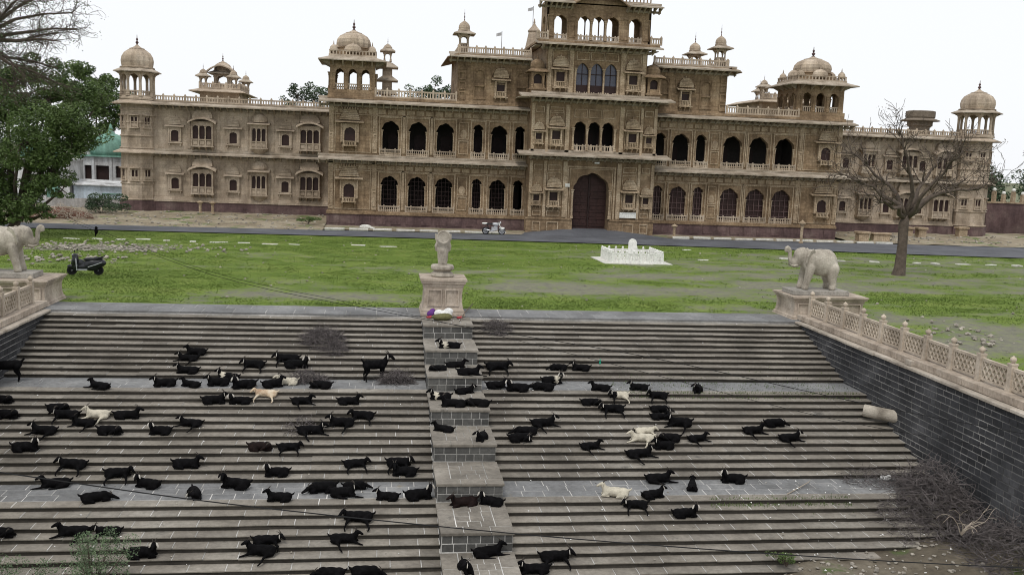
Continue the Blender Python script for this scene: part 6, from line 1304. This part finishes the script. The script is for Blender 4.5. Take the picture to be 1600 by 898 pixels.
# white kerb stones below the plinth
for x0, x1, y, lab in ((-4.4, 11.6, 81.15, 'whitewashed kerb stone beside the road on the motorcycle side of the gate'), (25.7, 47.5, 82.0, 'whitewashed kerb stone beside the road on the bare tree side of the gate')):
    x = x0; nk = int((x1-1-x0)/1.95)+1; ki = 0
    while x < x1-1:
        yy = y+(x-x0)*(.03 if x0 < 0 else .025); ki += 1; kn = (nk-ki+1) if x0 < 0 else ki; MB().bbox(x+U(-.05,.05), x+1.58+U(-.06,.06), yy, yy+.22, -.02, .24+U(-.02,.02), .025).top('kerb_stone', 'kerb_paint', (x+.8, yy+.1, -.02), '%s, %s from the gate tower' % (lab.split(' beside')[0]+(' on motorcycle side' if x0 < 0 else ' on bare tree side'), ORD[max(1, kn)]), 'kerb', 'white kerb stones on the '+('motorcycle' if x0 < 0 else 'bare tree')+' side'); x += 1.95
# small capped stone posts before the palace
for x, y, h, lab in ((-16.2,91.2,1.2,'capped stone post of a pair before the wing, nearer the corner tower'),(-15.05,90.9,1.2,'capped stone post of a pair before the wing, nearer the arcaded block'),(26.0,82.6,1.25,'single capped stone post close to the gate tower'),(37.0,80.6,2.1,'tall capped stone post beyond the elephant trunk')):
    o = MB().lathe([(.2,0),(.2,.12),(.13,.16),(.13,h*.72),(.18,h*.76),(.3,h*.82),(.3,h*.86),(.14,h*.92),(.05,h*.96),(.01,h)], (x,y,.08 if y < 84 else .4), 8).top('stone_post', 'carved_stone', (x, y, .08 if y < 84 else .4), lab, 'post', 'pair of posts before the wing' if x < 0 else None)
blob('boulder', [(0,0,.18,.55,.3,.24),(.5,0,.1,.3,.2,.13)], 'kerb_paint', (-1.1, 82.2, .08), 'smooth pale boulder lying between kerb and plinth', 'boulder', .05)
for x, y, w, h, lab in ((44.5,84.0,1.0,.9,'short stone pillar block near the bare tree, capped by a flat slab'),(46.6,84.6,1.6,.75,'leaning pale stone slab block near the bare tree'),(51.3,88.0,.7,1.0,'square stone stump on the low rubble wall'),(52.8,88.2,.8,1.1,'taller stone stump on the low rubble wall'),(58.6,90.5,.9,1.0,'brown stone stump before the palace end tower')):
    z = fc(x, y); mb = MB(); mb.bbox(x-w/2, x+w/2, y-.35, y+.35, z-.1, z+h*.75, .05); mb.bbox(x-w/2-.12, x+w/2+.12, y-.45, y+.45, z+h*.75, z+h, .05); mb.top('stone_stump', 'carved_stone', (x, y, z-.1), lab, 'stone block')
mb = MB()
for i in range(14): x = 49.8+i*.3; mb.bbox(x, x+.28, 87.6+U(-.1,.1), 88.6, .1, .42+U(-.08,.1), .04)
mb.top('rubble_wall', 'rubble', (52, 88, .1), 'low broken rubble wall before the palace wing near the bare tree', 'wall')
# clay pipe out of the dark wall
mb = MB(); ax = Vector((18.5,30.78,-1.98))-Vector((17.38,31.6,-1.9)); mb.M = Matrix.Translation((17.38,31.6,-1.9)) @ ax.to_track_quat('Z','Y').to_matrix().to_4x4(); L_ = ax.length
mb.lathe([(.17,.02),(.21,0),(.22,.03),(.22,L_),(.17,L_),(.165,.4),(.17,.02)], (0,0,0), 20); mb.top('drain_pipe', 'elephant_stone', (17.38,31.6,-2.12), 'fat pale clay drain pipe sticking out of the dark retaining wall', 'pipe', smooth=False)
# cables and bird
def cable(pts, r, lab):
    P_ = [Vector(p) for p in pts]; out = []
    for i in range(len(P_)-1):
        p0, p1, p2, p3 = P_[max(i-1,0)], P_[i], P_[i+1], P_[min(i+2,len(P_)-1)]
        for k in range(6): t = k/6; out.append(.5*((2*p1)+(p2-p0)*t+(2*p0-5*p1+4*p2-p3)*t*t+(3*p1-p0-3*p2+p3)*t**3))
    out.append(P_[-1]); return MB().tube(out, r, 5).top('cable', 'cable', pts[0], lab, 'cable')
cable([(-8,9,4.35),(-3.37,9,3.56),(-.92,9,3.18),(2.68,9,2.77),(6.95,9,2.43),(12,9,2.2)], .006, 'thin black wire strung low over the bottom of the steps')
cable([(-24,66,3.0),(-18.1,60,1.84),(-8.0,48,.36),(1.26,37,.32),(8.55,30,.34),(14.73,25,-.12),(20,18,.2)], .011, 'black wire crossing the lawn to above the dark wall')
cable([(-24,66,3.3),(-18.1,60,2.0),(-8.0,48,.5),(1.26,37,.4),(8.0,31,-.2),(14.0,28.3,-1.2),(18.3,26,-1.5)], .008, 'second thinner wire running just beside the lawn wire')
b = MB(); b.ell((0,0,.14), (.1,.09,.19)); b.ell((.0,0,.33), (.07,.065,.075)); b.cap([(.05,0,.33,.03),(.13,0,.31,.012)], 3); b.cap([(-.02,0,.02,.06),(-.06,0,-.18,.03)], 3); o = mobj('bird', remesh(b, 'bird', .018, 'goat_black', 900, 2), None, (-15.9,57.3,1.38)); tag(o, 'black bird perched on the wire above the rubble', 'bird')
# green domed shrine and its neighbours
T = thing('shrine', (-27.8, 106, 0), 'small white shrine with green dome beside the palace corner tower', 'shrine')
mb = MB(); cx, cy = -27.8, 106; mb.box(-31, -24.4, 103.6, 109, -.1, 2.5); 
m2 = MB(); wall(m2, -30.6, -24.6, 2.5, 5.0, 104.2, [(-29.6,.7,2.7,4.1,0,'f'),(-28.2,1.3,2.5,4.1,0,'f'),(-26.6,.6,2.9,4.1,0,'f'),(-25.3,.8,2.7,4.1,0,'f')], .3); block_box(m2, -30.6, -24.6, 104.2, 109, 2.5, 5.0); mb.add(m2.v, m2.f)
for x in (-30.2, -29.05, -27.3, -26.1): mb.box(x-.1, x+.1, 104.12, 104.22, 2.5, 4.9)
mb.build('wall', 'white_wall', T); MB().box(-30.4, -24.8, 104.55, 104.6, 2.5, 4.9).build('interior_shade', 'dark_wood', T); MB().box(-30.9, -24.3, 103.9, 109.2, 5.0, 5.15).build('roof_edge', 'green_paint', T)  # flat dark sheet behind the openings stands for the shade inside
d = MB().lathe([(1.95,5.15),(2.05,5.6),(1.95,6.2),(1.6,6.8),(1.0,7.2),(.45,7.4),(.2,7.7),(.25,7.85),(.05,8.4)], (cx,cy,0), 24).build('dome', 'green_paint', T, smooth=True)
for x in (-29.7, -26.2): MB().lathe([(.2,5.15),(.2,6.2),(.28,6.25),(.28,6.35),(.18,6.4),(.18,6.9),(.3,7.0),(.12,7.3),(.02,7.7)], (x,104.5,0), 8).build('minaret', 'green_paint' if x > -27 else 'white_wall', T)
T = thing('boundary_shed', (-26.6, 99, 0), 'low pale blue walled shed next to the palace corner tower', 'shed')
MB().box(-29.2, -24.0, 98, 101, -.1, 2.4).build('wall', 'pale_blue', T); MB().add([(-29.4,97.7,2.42),(-23.8,97.7,2.36),(-23.8,101,2.75),(-29.4,101,2.8),(-29.4,97.7,2.34),(-23.8,97.7,2.28)], [(0,1,2,3),(4,5,1,0)]).build('roof', 'white_wall', T); MB().box(-26.6,-24.2,97.92,97.98,1.5,1.6).box(-24.28,-24.2,97.9,97.98,.2,1.5).build('trim', 'green_paint', T)
T = thing('white_house', (-32, 99, 0), 'whitewashed flat roofed house with green doors behind the large tree', 'house')
m2 = MB(); wall(m2, -36, -29.4, -.1, 4.6, 97.5, [(-30.9,1.3,.0,3.0,0,'f'),(-32.8,1.1,2.6,3.2,0,'f')], .25); block_box(m2, -36, -29.4, 97.5, 102, -.1, 4.6); m2.box(-36.2, -29.2, 97.3, 102, 4.6, 4.75); m2.build('wall', 'white_wall', T)
MB().box(-31.6, -30.2, 97.7, 97.75, 0, 3.0).build('door', 'green_paint', T); MB().box(-33.4, -32.2, 97.72, 97.76, 2.5, 3.3).build('window', 'dark_wood', T); MB().box(-34.5,-31.5,99,101,4.75,6.3).build('roof_room', 'green_paint', T)
MB().box(-30.5, -23.8, 94.2, 94.5, -.1, 1.25).top('low_wall', 'grey_wall', (-27, 94.3, -.1), 'low grey wall behind the shrub and brushwood', 'wall')
o = blob('earth_heap', [(0,0,.1,2.2,1.1,.9),(1.2,.2,.1,1.5,.9,.6),(-1.4,0,.1,1.3,.9,.6)], 'rust_heap', (-26.2, 84.2, .1), 'reddish brown heap of earth and rubbish by the road', 'heap', .12, 2500)
brush((-25.4,83.4,.3), 2.6, 1.2, 1.1, 260, 'dry pale branches thrown on the brown earth heap', None, mat='pale_branch', r0=.022)
# boundary wall with globe lamps
T = thing('boundary_wall', (74, 98, 0), 'grey boundary wall with globe lamps beside the palace end tower', 'wall')
MB().box(66.2, 86, 98, 98.4, -.2, 3.7).build('wall', 'plinth_stone', T); MB().box(66.1, 86, 97.9, 98.5, 3.7, 3.85).build('coping', 'carved_stone', T)
for i in range(9):
    x = 67+i*1.15; h = (1.15,.8)[i % 2]; p = MB().box(x-.16, x+.16, 97.95, 98.4, 3.85, 3.85+h).build('lamp_post', 'carved_stone', T); MB().ell((x,98.18,4.02+h), (.2,.2,.2)).build('globe', 'white_paint', p, smooth=True)
MB().box(68.5, 86, 94, 94.4, -.2, 2.4).box(68.4, 86, 93.9, 94.5, 2.4, 2.55).top('low_wall', 'carved_stone', (76, 94.2, -.2), 'lower brown wall in front of the globe lamp wall', 'wall')
# moss and weeds in the landing joints on the pipe side
mb = MB()
for _ in range(2600):
    if random.random() < .7: x, y, z = U(8.5,17.9), (G(33.0,.12) if random.random() < .6 else G(34.3,.5)), None
    else: x, y, z = U(10,14.5), G(26.6,.12), None
    z = stair_z(y); h = U(.02,.09); a = U(0,3.1); w = .012; mb.add([(x-w*math.cos(a),y-w*math.sin(a),z-.01),(x+w*math.cos(a),y+w*math.sin(a),z-.01),(x+U(-.03,.03),y+U(-.03,.03),z+h)], [(0,1,2)])
o = mb.build('weeds', 'leaf_dark', kind='stuff'); tag(o, 'tufts of weeds growing along the landing edges on the pipe side', 'weeds')
